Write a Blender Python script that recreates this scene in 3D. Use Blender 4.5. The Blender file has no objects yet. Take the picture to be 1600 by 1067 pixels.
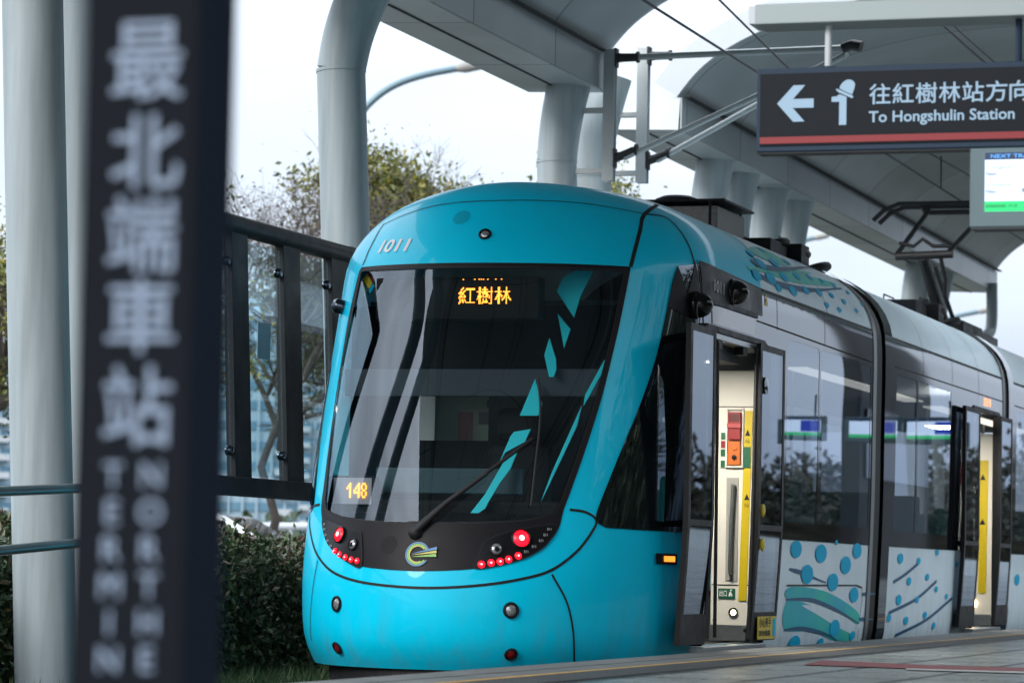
import bpy, bmesh, math, random
import numpy as np
from mathutils import Vector, Matrix, geometry
random.seed(7)
C = bpy.context.scene.collection
SC = bpy.context.scene
R_ = math.radians

# ------------------------------------------------------------------ camera, sky, sun, exposure
_y = Vector((1650., -384.5, 5000.)).normalized()            # track direction seen from the camera (right, up, forward)
_zc = -(.02*_y[0] + _y[1])/_y[2]
_z = Vector((.02, 1., _zc)).normalized()
_x = -_y.cross(_z)
if _x[0] < 0: _x = -_x
cam_d = bpy.data.cameras.new('camera'); cam = bpy.data.objects.new('camera', cam_d); C.objects.link(cam)
right = Vector((_x[0], _y[0], _z[0])); up = Vector((_x[1], _y[1], _z[1])); fwd = Vector((_x[2], _y[2], _z[2]))
M = Matrix((right, up, -fwd)).transposed().to_4x4(); M.translation = Vector((6.785, 0, .53))
cam.matrix_world = M
cam_d.sensor_width = 36; cam_d.lens = 112.5; cam_d.clip_end = 3000; cam_d.clip_start = .1
cam_d.dof.use_dof = True; cam_d.dof.focus_distance = 20.6; cam_d.dof.aperture_fstop = 4.0
SC.camera = cam

SUN_EL, SUN_AZ = 27, 203          # azimuth from +Y clockwise: behind and to the left of the camera
w = bpy.data.worlds.new('World'); SC.world = w; w.use_nodes = True
nt = w.node_tree; N = nt.nodes; L = nt.links
for n in list(N): N.remove(n)
out = N.new('ShaderNodeOutputWorld'); bg = N.new('ShaderNodeBackground'); L.new(bg.outputs[0], out.inputs[0])
sky = N.new('ShaderNodeTexSky'); sky.sky_type = 'NISHITA'; sky.sun_disc = False
sky.sun_elevation = R_(SUN_EL); sky.sun_rotation = R_(SUN_AZ); sky.air_density = 1.4; sky.dust_density = 4.0
tc = N.new('ShaderNodeTexCoord'); sep = N.new('ShaderNodeSeparateXYZ'); L.new(tc.outputs['Generated'], sep.inputs[0])
# an even cloud deck: about three times as bright overhead as at the horizon
ramp = N.new('ShaderNodeValToRGB'); L.new(sep.outputs['Z'], ramp.inputs[0])
e = ramp.color_ramp.elements
e[0].position = 0.0; e[0].color = (4.7, 5.9, 8.0, 1)
e[1].position = 1.0; e[1].color = (23, 24.5, 26, 1)
k = ramp.color_ramp.elements.new(.06); k.color = (6.1, 7.0, 8.4, 1)
k = ramp.color_ramp.elements.new(.22); k.color = (8.6, 9.6, 11.0, 1)
map_ = N.new('ShaderNodeMapping'); map_.inputs['Scale'].default_value = (1.2, 1.2, 5); L.new(tc.outputs['Generated'], map_.inputs[0])
ns = N.new('ShaderNodeTexNoise'); ns.inputs['Scale'].default_value = 2.6; ns.inputs['Detail'].default_value = 6; L.new(map_.outputs[0], ns.inputs['Vector'])
cr = N.new('ShaderNodeMapRange'); cr.inputs[1].default_value = .3; cr.inputs[2].default_value = .7; cr.inputs[3].default_value = .74; cr.inputs[4].default_value = 1.08
L.new(ns.outputs[0], cr.inputs[0])
mul = N.new('ShaderNodeVectorMath'); mul.operation = 'SCALE'; L.new(ramp.outputs[0], mul.inputs[0]); L.new(cr.outputs[0], mul.inputs['Scale'])
mx = N.new('ShaderNodeMix'); mx.data_type = 'RGBA'; mx.inputs[0].default_value = .88
L.new(sky.outputs[0], mx.inputs[6]); L.new(mul.outputs[0], mx.inputs[7]); L.new(mx.outputs[2], bg.inputs[0])
bg.inputs[1].default_value = .1
sd = bpy.data.lights.new('sun', 'SUN'); sd.energy = 1.1; sd.angle = R_(20); sd.color = (1, .97, .92)
so = bpy.data.objects.new('sun', sd); C.objects.link(so)
so.rotation_euler = (R_(90-SUN_EL), 0, R_(180-SUN_AZ))
SC.view_settings.view_transform = 'Standard'; SC.view_settings.look = 'None'; SC.view_settings.exposure = 0.70; SC.view_settings.gamma = 1
SC.cycles.max_bounces = 10; SC.cycles.transparent_max_bounces = 16; SC.cycles.glossy_bounces = 5; SC.cycles.caustics_reflective = False; SC.cycles.caustics_refractive = False
SC.cycles.use_denoising = True

# ------------------------------------------------------------------ materials
def lin(c):
    return tuple((x/12.92 if x <= .04045 else ((x+.055)/1.055)**2.4) for x in c)
def hexc(h): return lin(tuple(int(h[i:i+2], 16)/255 for i in (0, 2, 4)))
def mat(name, col, rough=.5, metal=0., coat=0., spec=.5, var=.0, scale=3., bump=0., bscale=60., emit=None, estr=0., ior=1.5, dirt=0., stint=None, stretch=1.):
    m = bpy.data.materials.new(name); m.use_nodes = True; t = m.node_tree; b = t.nodes['Principled BSDF']
    b.inputs['Base Color'].default_value = (*col[:3], 1); b.inputs['Roughness'].default_value = rough; b.inputs['Metallic'].default_value = metal
    b.inputs['Coat Weight'].default_value = coat; b.inputs['Coat Roughness'].default_value = .03
    b.inputs['Specular IOR Level'].default_value = spec; b.inputs['IOR'].default_value = ior
    if stint: b.inputs['Specular Tint'].default_value = (*stint, 1)
    if emit: b.inputs['Emission Color'].default_value = (*emit, 1); b.inputs['Emission Strength'].default_value = estr
    if var or bump or dirt:
        tcn = t.nodes.new('ShaderNodeTexCoord')
    if var or dirt:
        nz = t.nodes.new('ShaderNodeTexNoise'); nz.inputs['Scale'].default_value = scale; nz.inputs['Detail'].default_value = 5; nz.inputs['Roughness'].default_value = .6
        mpg = t.nodes.new('ShaderNodeMapping'); mpg.inputs['Scale'].default_value = (1, 1, stretch); t.links.new(tcn.outputs['Object'], mpg.inputs[0]); t.links.new(mpg.outputs[0], nz.inputs['Vector'])
        mr = t.nodes.new('ShaderNodeMapRange'); mr.inputs[1].default_value = .3; mr.inputs[2].default_value = .7; mr.inputs[3].default_value = 1-var; mr.inputs[4].default_value = 1+var
        t.links.new(nz.outputs[0], mr.inputs[0])
        vm = t.nodes.new('ShaderNodeVectorMath'); vm.operation = 'SCALE'; vm.inputs[0].default_value = col[:3]; t.links.new(mr.outputs[0], vm.inputs['Scale'])
        t.links.new(vm.outputs[0], b.inputs['Base Color'])
        m2 = t.nodes.new('ShaderNodeMapRange'); m2.inputs[1].default_value = .3; m2.inputs[2].default_value = .7; m2.inputs[3].default_value = max(0, rough-.08); m2.inputs[4].default_value = rough+.1
        t.links.new(nz.outputs[0], m2.inputs[0]); t.links.new(m2.outputs[0], b.inputs['Roughness'])
    if bump:
        nb = t.nodes.new('ShaderNodeTexNoise'); nb.inputs['Scale'].default_value = bscale; nb.inputs['Detail'].default_value = 3; t.links.new(tcn.outputs['Object'], nb.inputs['Vector'])
        bp = t.nodes.new('ShaderNodeBump'); bp.inputs['Strength'].default_value = bump; bp.inputs['Distance'].default_value = .01; t.links.new(nb.outputs[0], bp.inputs['Height']); t.links.new(bp.outputs[0], b.inputs['Normal'])
    return m
def glass_mat(name, tint, f0=.08, rough=0.0):      # thin pane: tinted see-through plus a mirror share that grows at grazing angles
    m = bpy.data.materials.new(name); m.use_nodes = True; t = m.node_tree
    for n in list(t.nodes): t.nodes.remove(n)
    o = t.nodes.new('ShaderNodeOutputMaterial'); ms = t.nodes.new('ShaderNodeMixShader'); tr = t.nodes.new('ShaderNodeBsdfTransparent'); g = t.nodes.new('ShaderNodeBsdfGlossy')
    g.inputs['Roughness'].default_value = rough; g.inputs['Color'].default_value = (.82, .90, 1, 1); tr.inputs[0].default_value = (*tint, 1)
    lw = t.nodes.new('ShaderNodeLayerWeight'); lw.inputs[0].default_value = .5
    pw = t.nodes.new('ShaderNodeMath'); pw.operation = 'POWER'; pw.inputs[1].default_value = 5; t.links.new(lw.outputs['Facing'], pw.inputs[0])
    ma = t.nodes.new('ShaderNodeMath'); ma.operation = 'MULTIPLY_ADD'; ma.inputs[1].default_value = 1-f0; ma.inputs[2].default_value = f0; t.links.new(pw.outputs[0], ma.inputs[0])
    t.links.new(ma.outputs[0], ms.inputs[0]); t.links.new(tr.outputs[0], ms.inputs[1]); t.links.new(g.outputs[0], ms.inputs[2]); t.links.new(ms.outputs[0], o.inputs[0])
    return m
def emit_mat(name, col, s):
    m = bpy.data.materials.new(name); m.use_nodes = True; b = m.node_tree.nodes['Principled BSDF']
    b.inputs['Base Color'].default_value = (*[min(1, x)*.3 for x in col], 1); b.inputs['Emission Color'].default_value = (*col, 1); b.inputs['Emission Strength'].default_value = s; b.inputs['Roughness'].default_value = .3
    return m

TURQ = mat('turquoise_paint', (.0, .66, .95), .38, coat=.32, spec=.12, var=.045, scale=1.5)
WHITEP = mat('white_paint', (.70, .83, .90), .45, coat=.12, spec=.25, var=.05, scale=2)
MASKM = mat('dark_mask', (.014, .013, .016), .45, spec=.18, var=.15, scale=4)
BLACKG = mat('black_gloss', (.006, .007, .009), .04, spec=.5, ior=2.1, stint=(.72, .82, 1.0))
PODM = mat('lamp_pod', (.010, .010, .012), .3, spec=.2)
DOME = mat('camera_dome', (.006, .006, .007), .12, spec=.35)
BLACKR = mat('black_rubber', (.010, .010, .012), .6)
BLACKM = mat('black_satin', (.012, .013, .015), .5, spec=.15, var=.2, scale=8)
SEAM = mat('seam_black', (.006, .007, .009), .7)
WSG = glass_mat('windshield_glass', (.76, .83, .86), .105)
SIDEG = glass_mat('side_glass', (.34, .38, .42), .15)
DOORG = glass_mat('door_glass', (.34, .38, .42), .07)
CLEARG = glass_mat('fence_glass', (.86, .95, .97), .03)
CHROME = mat('chrome', (.55, .57, .6), .18, metal=1)
STEEL = mat('brushed_steel', (.33, .35, .36), .35, metal=.9, var=.1, scale=30)
CREAM = mat('cream_liner', (.80, .77, .69), .45, var=.05)
DGREY = mat('dark_grey_liner', (.03, .034, .04), .6, var=.15, scale=5)
YELLOW = mat('yellow_strip', (.62, .46, .0), .5, var=.05)
RED = mat('red_box', (.30, .012, .016), .4)
ORANGE = mat('orange_panel', (.60, .14, .01), .5)
GREEN = mat('green_sign', (.0, .11, .05), .5)
TEAL_SEAT = mat('teal_liner', (.02, .24, .28), .5)
def skirt_dirt(m):
    t = m.node_tree; b = t.nodes['Principled BSDF']; src = b.inputs['Base Color'].links[0].from_socket
    tcn = t.nodes.new('ShaderNodeTexCoord'); sp_ = t.nodes.new('ShaderNodeSeparateXYZ'); t.links.new(tcn.outputs['Object'], sp_.inputs[0])
    zr = t.nodes.new('ShaderNodeMapRange'); zr.interpolation_type = 'SMOOTHSTEP'; zr.inputs[1].default_value = .55; zr.inputs[2].default_value = -.1; zr.inputs[3].default_value = .03; zr.inputs[4].default_value = .28; t.links.new(sp_.outputs['Z'], zr.inputs[0])
    mp = t.nodes.new('ShaderNodeMapping'); mp.inputs['Scale'].default_value = (9, 9, 1.6); t.links.new(tcn.outputs['Object'], mp.inputs[0])
    nz = t.nodes.new('ShaderNodeTexNoise'); nz.inputs['Scale'].default_value = 1; nz.inputs['Detail'].default_value = 8; t.links.new(mp.outputs[0], nz.inputs['Vector'])
    nr = t.nodes.new('ShaderNodeMapRange'); nr.inputs[1].default_value = .45; nr.inputs[2].default_value = .75; t.links.new(nz.outputs[0], nr.inputs[0])
    mu = t.nodes.new('ShaderNodeMath'); mu.operation = 'MULTIPLY'; t.links.new(zr.outputs[0], mu.inputs[0]); t.links.new(nr.outputs[0], mu.inputs[1])
    mx_ = t.nodes.new('ShaderNodeMix'); mx_.data_type = 'RGBA'; t.links.new(mu.outputs[0], mx_.inputs[0]); t.links.new(src, mx_.inputs[6]); mx_.inputs[7].default_value = (.14, .15, .14, 1); t.links.new(mx_.outputs[2], b.inputs['Base Color'])
skirt_dirt(TURQ); skirt_dirt(WHITEP)
DOTB = mat('livery_blue', (.0, .44, .72), .55, spec=.08)
SWO = mat('livery_teal', (.02, .46, .46), .5, spec=.2, var=.2, scale=2.2)
_t = SWO.node_tree; _nz = [n for n in _t.nodes if n.type == 'TEX_NOISE'][0]; _rp = _t.nodes.new('ShaderNodeValToRGB'); _t.links.new(_nz.outputs[0], _rp.inputs[0]); _nz.inputs['Scale'].default_value = 1.3
_rp.color_ramp.elements[0].position = .36; _rp.color_ramp.elements[0].color = (.0, .40, .56, 1); _rp.color_ramp.elements[1].position = .62; _rp.color_ramp.elements[1].color = (.04, .56, .46, 1); _t.links.new(_rp.outputs[0], _t.nodes['Principled BSDF'].inputs['Base Color'])
SWOG = mat('livery_green', (.05, .54, .46), .5, spec=.2, var=.12, scale=2)
NAVYL = mat('livery_navy', (.005, .09, .19), .5, spec=.2)
WHITEL = mat('white_lettering', (.88, .89, .90), .5)
GREYL = mat('grey_lettering', (.55, .57, .58), .6)
REDE = emit_mat('red_lamp', (1, .003, .010), 3.6)
REDC = emit_mat('red_lamp_core', (1, .13, .12), 9)
AMBER = emit_mat('amber_led', (1, .32, .03), 2.6)
AMBER2 = emit_mat('amber_marker', (1, .20, .02), 1.6)
WARM = emit_mat('warm_lamp', (1, .78, .46), 14)
REDLED = emit_mat('side_led', (1, .32, .14), 1.5)
REFL = mat('red_reflector', (.22, .005, .008), .25)
LENS = mat('clear_lens', (.45, .46, .48), .08, metal=.6)
ALU = mat('grey_aluminium', (.46, .50, .51), .4, metal=.1, var=.06, scale=2)
COLM = mat('column_paint', (.36, .42, .445), .45, var=.26, scale=6, stretch=.07, bump=.06, bscale=14)
FENCEM = mat('charcoal_steel', (.014, .015, .017), .5, spec=.3, var=.12, scale=5)
POSTM = mat('sign_post_paint', (.007, .0085, .012), .7, spec=.06)
POSTS = mat('sign_post_side', (.008, .012, .022), .7, spec=.06)
IRON = mat('black_iron', (.018, .018, .02), .5, var=.2, scale=10)
WIREM = mat('wire', (.015, .015, .017), .5)

# ------------------------------------------------------------------ helpers
def tag(o, label=None, cat=None, group=None, kind=None):
    if label: o['label'] = label
    if cat: o['category'] = cat
    if group: o['group'] = group
    if kind: o['kind'] = kind
    return o
def thing(name, label, cat, loc=(0, 0, 0), group=None):
    o = bpy.data.objects.new(name, None); C.objects.link(o); o.location = loc; o.empty_display_size = .2
    return tag(o, label, cat, group)
class MB:
    def __init__(s): s.v = []; s.f = []; s.n = None
    def add(s, vs, fs):
        b = len(s.v); s.v += [tuple(x) for x in vs]; s.f += [tuple(b+i for i in f) for f in fs]; return s
    def box(s, c, d, rot=None):
        hx, hy, hz = d[0]/2, d[1]/2, d[2]/2
        vs = [Vector((x*hx, y*hy, z*hz)) for x in (-1, 1) for y in (-1, 1) for z in (-1, 1)]
        if rot is not None: vs = [rot @ q for q in vs]
        return s.add([q+Vector(c) for q in vs], [(0, 1, 3, 2), (4, 6, 7, 5), (0, 4, 5, 1), (2, 3, 7, 6), (0, 2, 6, 4), (1, 5, 7, 3)])
    def bx(s, x0, x1, y0, y1, z0, z1): return s.box(((x0+x1)/2, (y0+y1)/2, (z0+z1)/2), (abs(x1-x0), abs(y1-y0), abs(z1-z0)))
    def tube(s, pts, r, n=12, cap=True):
        pts = [Vector(p) for p in pts]; m = len(pts); rr = r if hasattr(r, '__len__') else [r]*m
        t0 = (pts[1]-pts[0]).normalized(); a = Vector((0, 0, 1)) if abs(t0.z) < .9 else Vector((1, 0, 0)); u = t0.cross(a).normalized()
        vs = []
        for i, p in enumerate(pts):
            t = (pts[min(i+1, m-1)]-pts[max(i-1, 0)]).normalized(); u = (u-t*u.dot(t)).normalized(); q = t.cross(u)
            vs += [p+(u*math.cos(2*math.pi*k/n)+q*math.sin(2*math.pi*k/n))*rr[i] for k in range(n)]
        fs = [(i*n+k, i*n+(k+1) % n, (i+1)*n+(k+1) % n, (i+1)*n+k) for i in range(m-1) for k in range(n)]
        if cap: fs += [tuple(range(n-1, -1, -1)), tuple((m-1)*n+k for k in range(n))]
        return s.add(vs, fs)
    def lathe(s, prof, mtx, n=24):       # prof: (radius, height along local z)
        vs = []; m = len(prof)
        for r, h in prof: vs += [mtx @ Vector((r*math.cos(2*math.pi*k/n), r*math.sin(2*math.pi*k/n), h)) for k in range(n)]
        fs = [(i*n+k, i*n+(k+1) % n, (i+1)*n+(k+1) % n, (i+1)*n+k) for i in range(m-1) for k in range(n)]
        if prof[0][0] > 1e-5: fs.append(tuple(range(n-1, -1, -1)))
        if prof[-1][0] > 1e-5: fs.append(tuple((m-1)*n+k for k in range(n)))
        return s.add(vs, fs)
    def prism(s, poly, y0, y1, axis='y'):   # poly in (x,z), extruded along y; or (y,z) along x; or (x,y) along z
        def P(a, b, t): return (a, t, b) if axis == 'y' else ((t, a, b) if axis == 'x' else (a, b, t))
        n = len(poly)
        vs = [P(a, b, y0) for a, b in poly]+[P(a, b, y1) for a, b in poly]
        tri = geometry.tessellate_polygon([[Vector((a, b, 0)) for a, b in poly]])
        fs = [tuple(t) for t in tri]+[tuple(n+i for i in reversed(t)) for t in tri]+[(i, (i+1) % n, n+(i+1) % n, n+i) for i in range(n)]
        return s.add(vs, fs)
    def build(s, name, m, parent=None, smooth=None, bevel=0., label=None):
        me = bpy.data.meshes.new(name); me.from_pydata(s.v, [], s.f); me.update()
        bm = bmesh.new(); bm.from_mesh(me); bmesh.ops.recalc_face_normals(bm, faces=bm.faces); bm.to_mesh(me); bm.free()
        o = bpy.data.objects.new(name, me); C.objects.link(o)
        if m: me.materials.append(m)
        if parent: o.parent = parent; o.matrix_parent_inverse = Matrix.Translation(-parent.location)
        if smooth is not None:
            me.shade_smooth(); me.set_sharp_from_angle(angle=R_(smooth))
        if bevel:
            b = o.modifiers.new('bevel', 'BEVEL'); b.width = bevel; b.segments = 2; b.limit_method = 'ANGLE'; b.angle_limit = R_(40); b.harden_normals = False
        if label: o['label'] = label
        return o
def copy_tree(o, parent=None):
    c = o.copy(); C.objects.link(c)
    if parent: c.parent = parent; c.matrix_parent_inverse = o.matrix_parent_inverse.copy()
    for ch in list(o.children): copy_tree(ch, c)
    return c
# lettering: glyph outlines as triangles in the plane, unit height
_fc = bpy.data.curves.new('_t', 'FONT'); _fo = bpy.data.objects.new('_t', _fc); C.objects.link(_fo)
_fc.resolution_u = 3
def glyphs(text, bold=0.):
    _fc.body = text; dg = bpy.context.evaluated_depsgraph_get(); dg.update()
    ev = _fo.evaluated_get(dg); me = ev.to_mesh(); me.calc_loop_triangles()
    V = [(v.co.x, v.co.y) for v in me.vertices]; T = [tuple(t.vertices) for t in me.loop_triangles]; ev.to_mesh_clear()
    if bold:                              # heavier strokes: the glyph repeated a little to each side
        V0, T0 = V, T; V, T = [], []
        for k, (dx, dy) in enumerate(((0, 0), (1, 0), (-1, 0), (0, 1), (0, -1), (.7, .7), (-.7, .7), (.7, -.7), (-.7, -.7))):
            b = len(V); V = V+[(x+dx*bold, y+dy*bold) for x, y in V0]; T = T+[tuple(i+b for i in t) for t in T0]
    return V, T
LAYERS = lambda V, bold: [(i//(len(V)//9))*.00012 for i in range(len(V))] if bold else [0]*len(V)
def text_plane(text, org, ux, uz, size, bold=0., width=None):   # org lower-left, ux/uz unit vectors
    V, T = glyphs(text, bold); x0 = min(a for a, b in V); x1 = max(a for a, b in V)
    kx = size if width is None else width/(x1-x0)
    org, ux, uz = Vector(org), Vector(ux), Vector(uz)
    nn = ux.cross(uz); ly = LAYERS(V, bold)
    return MB().add([org+ux*((a-x0)*kx)+uz*(b*size)+nn*h for (a, b), h in zip(V, ly)], T)
def dots(text, nx, ny, bold=.0):        # dot-matrix cells lit by the glyph, as (col,row) with y up, cell units
    V, T = glyphs(text, bold); A = np.array(V); x0, y0 = A.min(0); x1, y1 = A.max(0)
    gx, gy = np.meshgrid((np.arange(nx)+.5)/nx*(x1-x0)+x0, (np.arange(ny)+.5)/ny*(y1-y0)+y0)
    hit = np.zeros(gx.shape, bool)
    for a, b, c in T:
        (ax, ay), (bx, by), (cx, cy) = A[a], A[b], A[c]
        d1 = (gx-bx)*(ay-by)-(ax-bx)*(gy-by); d2 = (gx-cx)*(by-cy)-(bx-cx)*(gy-cy); d3 = (gx-ax)*(cy-ay)-(cx-ax)*(gy-ay)
        hit |= ~(((d1 < 0) | (d2 < 0) | (d3 < 0)) & ((d1 > 0) | (d2 > 0) | (d3 > 0)))
    return [(int(i), int(j)) for j, i in zip(*np.nonzero(hit))]
def smooth(pts, n=6, closed=False):
    P = [np.array(p, float) for p in pts]; m = len(P); r = []
    for i in range(m if closed else m-1):
        p0 = P[(i-1) % m] if closed or i > 0 else 2*P[0]-P[1]; p1 = P[i]; p2 = P[(i+1) % m]; p3 = P[(i+2) % m] if closed or i+2 < m else 2*P[-1]-P[-2]
        for k in range(n):
            t = k/n; r.append(tuple(.5*((2*p1)+(p2-p0)*t+(2*p0-5*p1+4*p2-p3)*t*t+(3*p1-p0-3*p2+p3)*t**3)))
    if not closed: r.append(tuple(P[-1]))
    return r

# ------------------------------------------------------------------ cab body: rows of height, half width, nose position and nose depth
def _spline(t,y):
    n=len(t); h=np.diff(t); A=np.zeros((n,n)); r=np.zeros(n); A[0,0]=A[-1,-1]=1
    for i in range(1,n-1):
        A[i,i-1]=h[i-1]; A[i,i]=2*(h[i-1]+h[i]); A[i,i+1]=h[i]
        r[i]=6*((y[i+1]-y[i])/h[i]-(y[i]-y[i-1])/h[i-1])
    m=np.linalg.solve(A,r)
    def f(x):
        x=np.asarray(x,float); i=np.clip(np.searchsorted(t,x)-1,0,n-2)
        a=t[i+1]-x; b=x-t[i]; hh=h[i]
        return m[i]*a**3/(6*hh)+m[i+1]*b**3/(6*hh)+(y[i]/hh-m[i]*hh/6)*a+(y[i+1]/hh-m[i+1]*hh/6)*b
    return f
YEND=26.05
_R=[(-.12,1.225,18.86,1.72),(.0,1.262,18.76,1.78),(.2,1.284,18.71,1.80),(.5,1.298,18.735,1.80),(.87,1.312,18.85,1.79),
    (1.31,1.321,19.04,1.70),(1.94,1.325,19.37,1.55)]
_N=2.4;_Z0=2.4;_H=.765
for ph,y0,D in ((0,19.60,1.44),(12,19.685,1.40),(26,19.80,1.36),(40,19.92,1.32),(54,20.10,1.28),(66,20.34,1.24),(76,20.66,1.2),(84,21.05,1.15),(90,21.45,1.1)):
    c=math.cos(math.radians(ph)); s=math.sin(math.radians(ph))
    _R.append((_Z0+_H*max(s,0)**(2/_N),1.325*max(c,1e-9)**(2/_N),y0,D))
_R=np.array(_R); 
_T=np.concatenate([[0],np.cumsum(np.hypot(np.diff(_R[:,0]),np.diff(_R[:,1]))+.0)])
_T/=_T[-1]
fz,fw,fy,fd=[_spline(_T,_R[:,k]) for k in range(4)]
_vv=np.linspace(0,1,2001); _zz=np.maximum.accumulate(fz(_vv))
def v_of_z(z): return np.interp(z,_zz,_vv)
def S(s,v):
    s=np.asarray(s,float); v=np.asarray(v,float)
    w=np.maximum(fw(v),0); y0=fy(v); D=fd(v); a=np.abs(s); th=np.minimum(a,1)*math.pi/2
    x=np.sign(s)*w*np.sin(th); y=y0+D*(1-np.cos(th)); yb=y0+D
    y=np.where(a>1,yb+(YEND-yb)*(a-1),y)
    return np.stack([x,y,fz(v)+0*s],-1)
def s_of_y(Y,v,side=1):
    y0=fy(v);D=fd(v);yb=y0+D
    u=np.clip((Y-y0)/D,0,1)
    return side*np.where(Y>=yb,1+(Y-yb)/(YEND-yb),np.arccos(1-u)/(math.pi/2))

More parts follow.
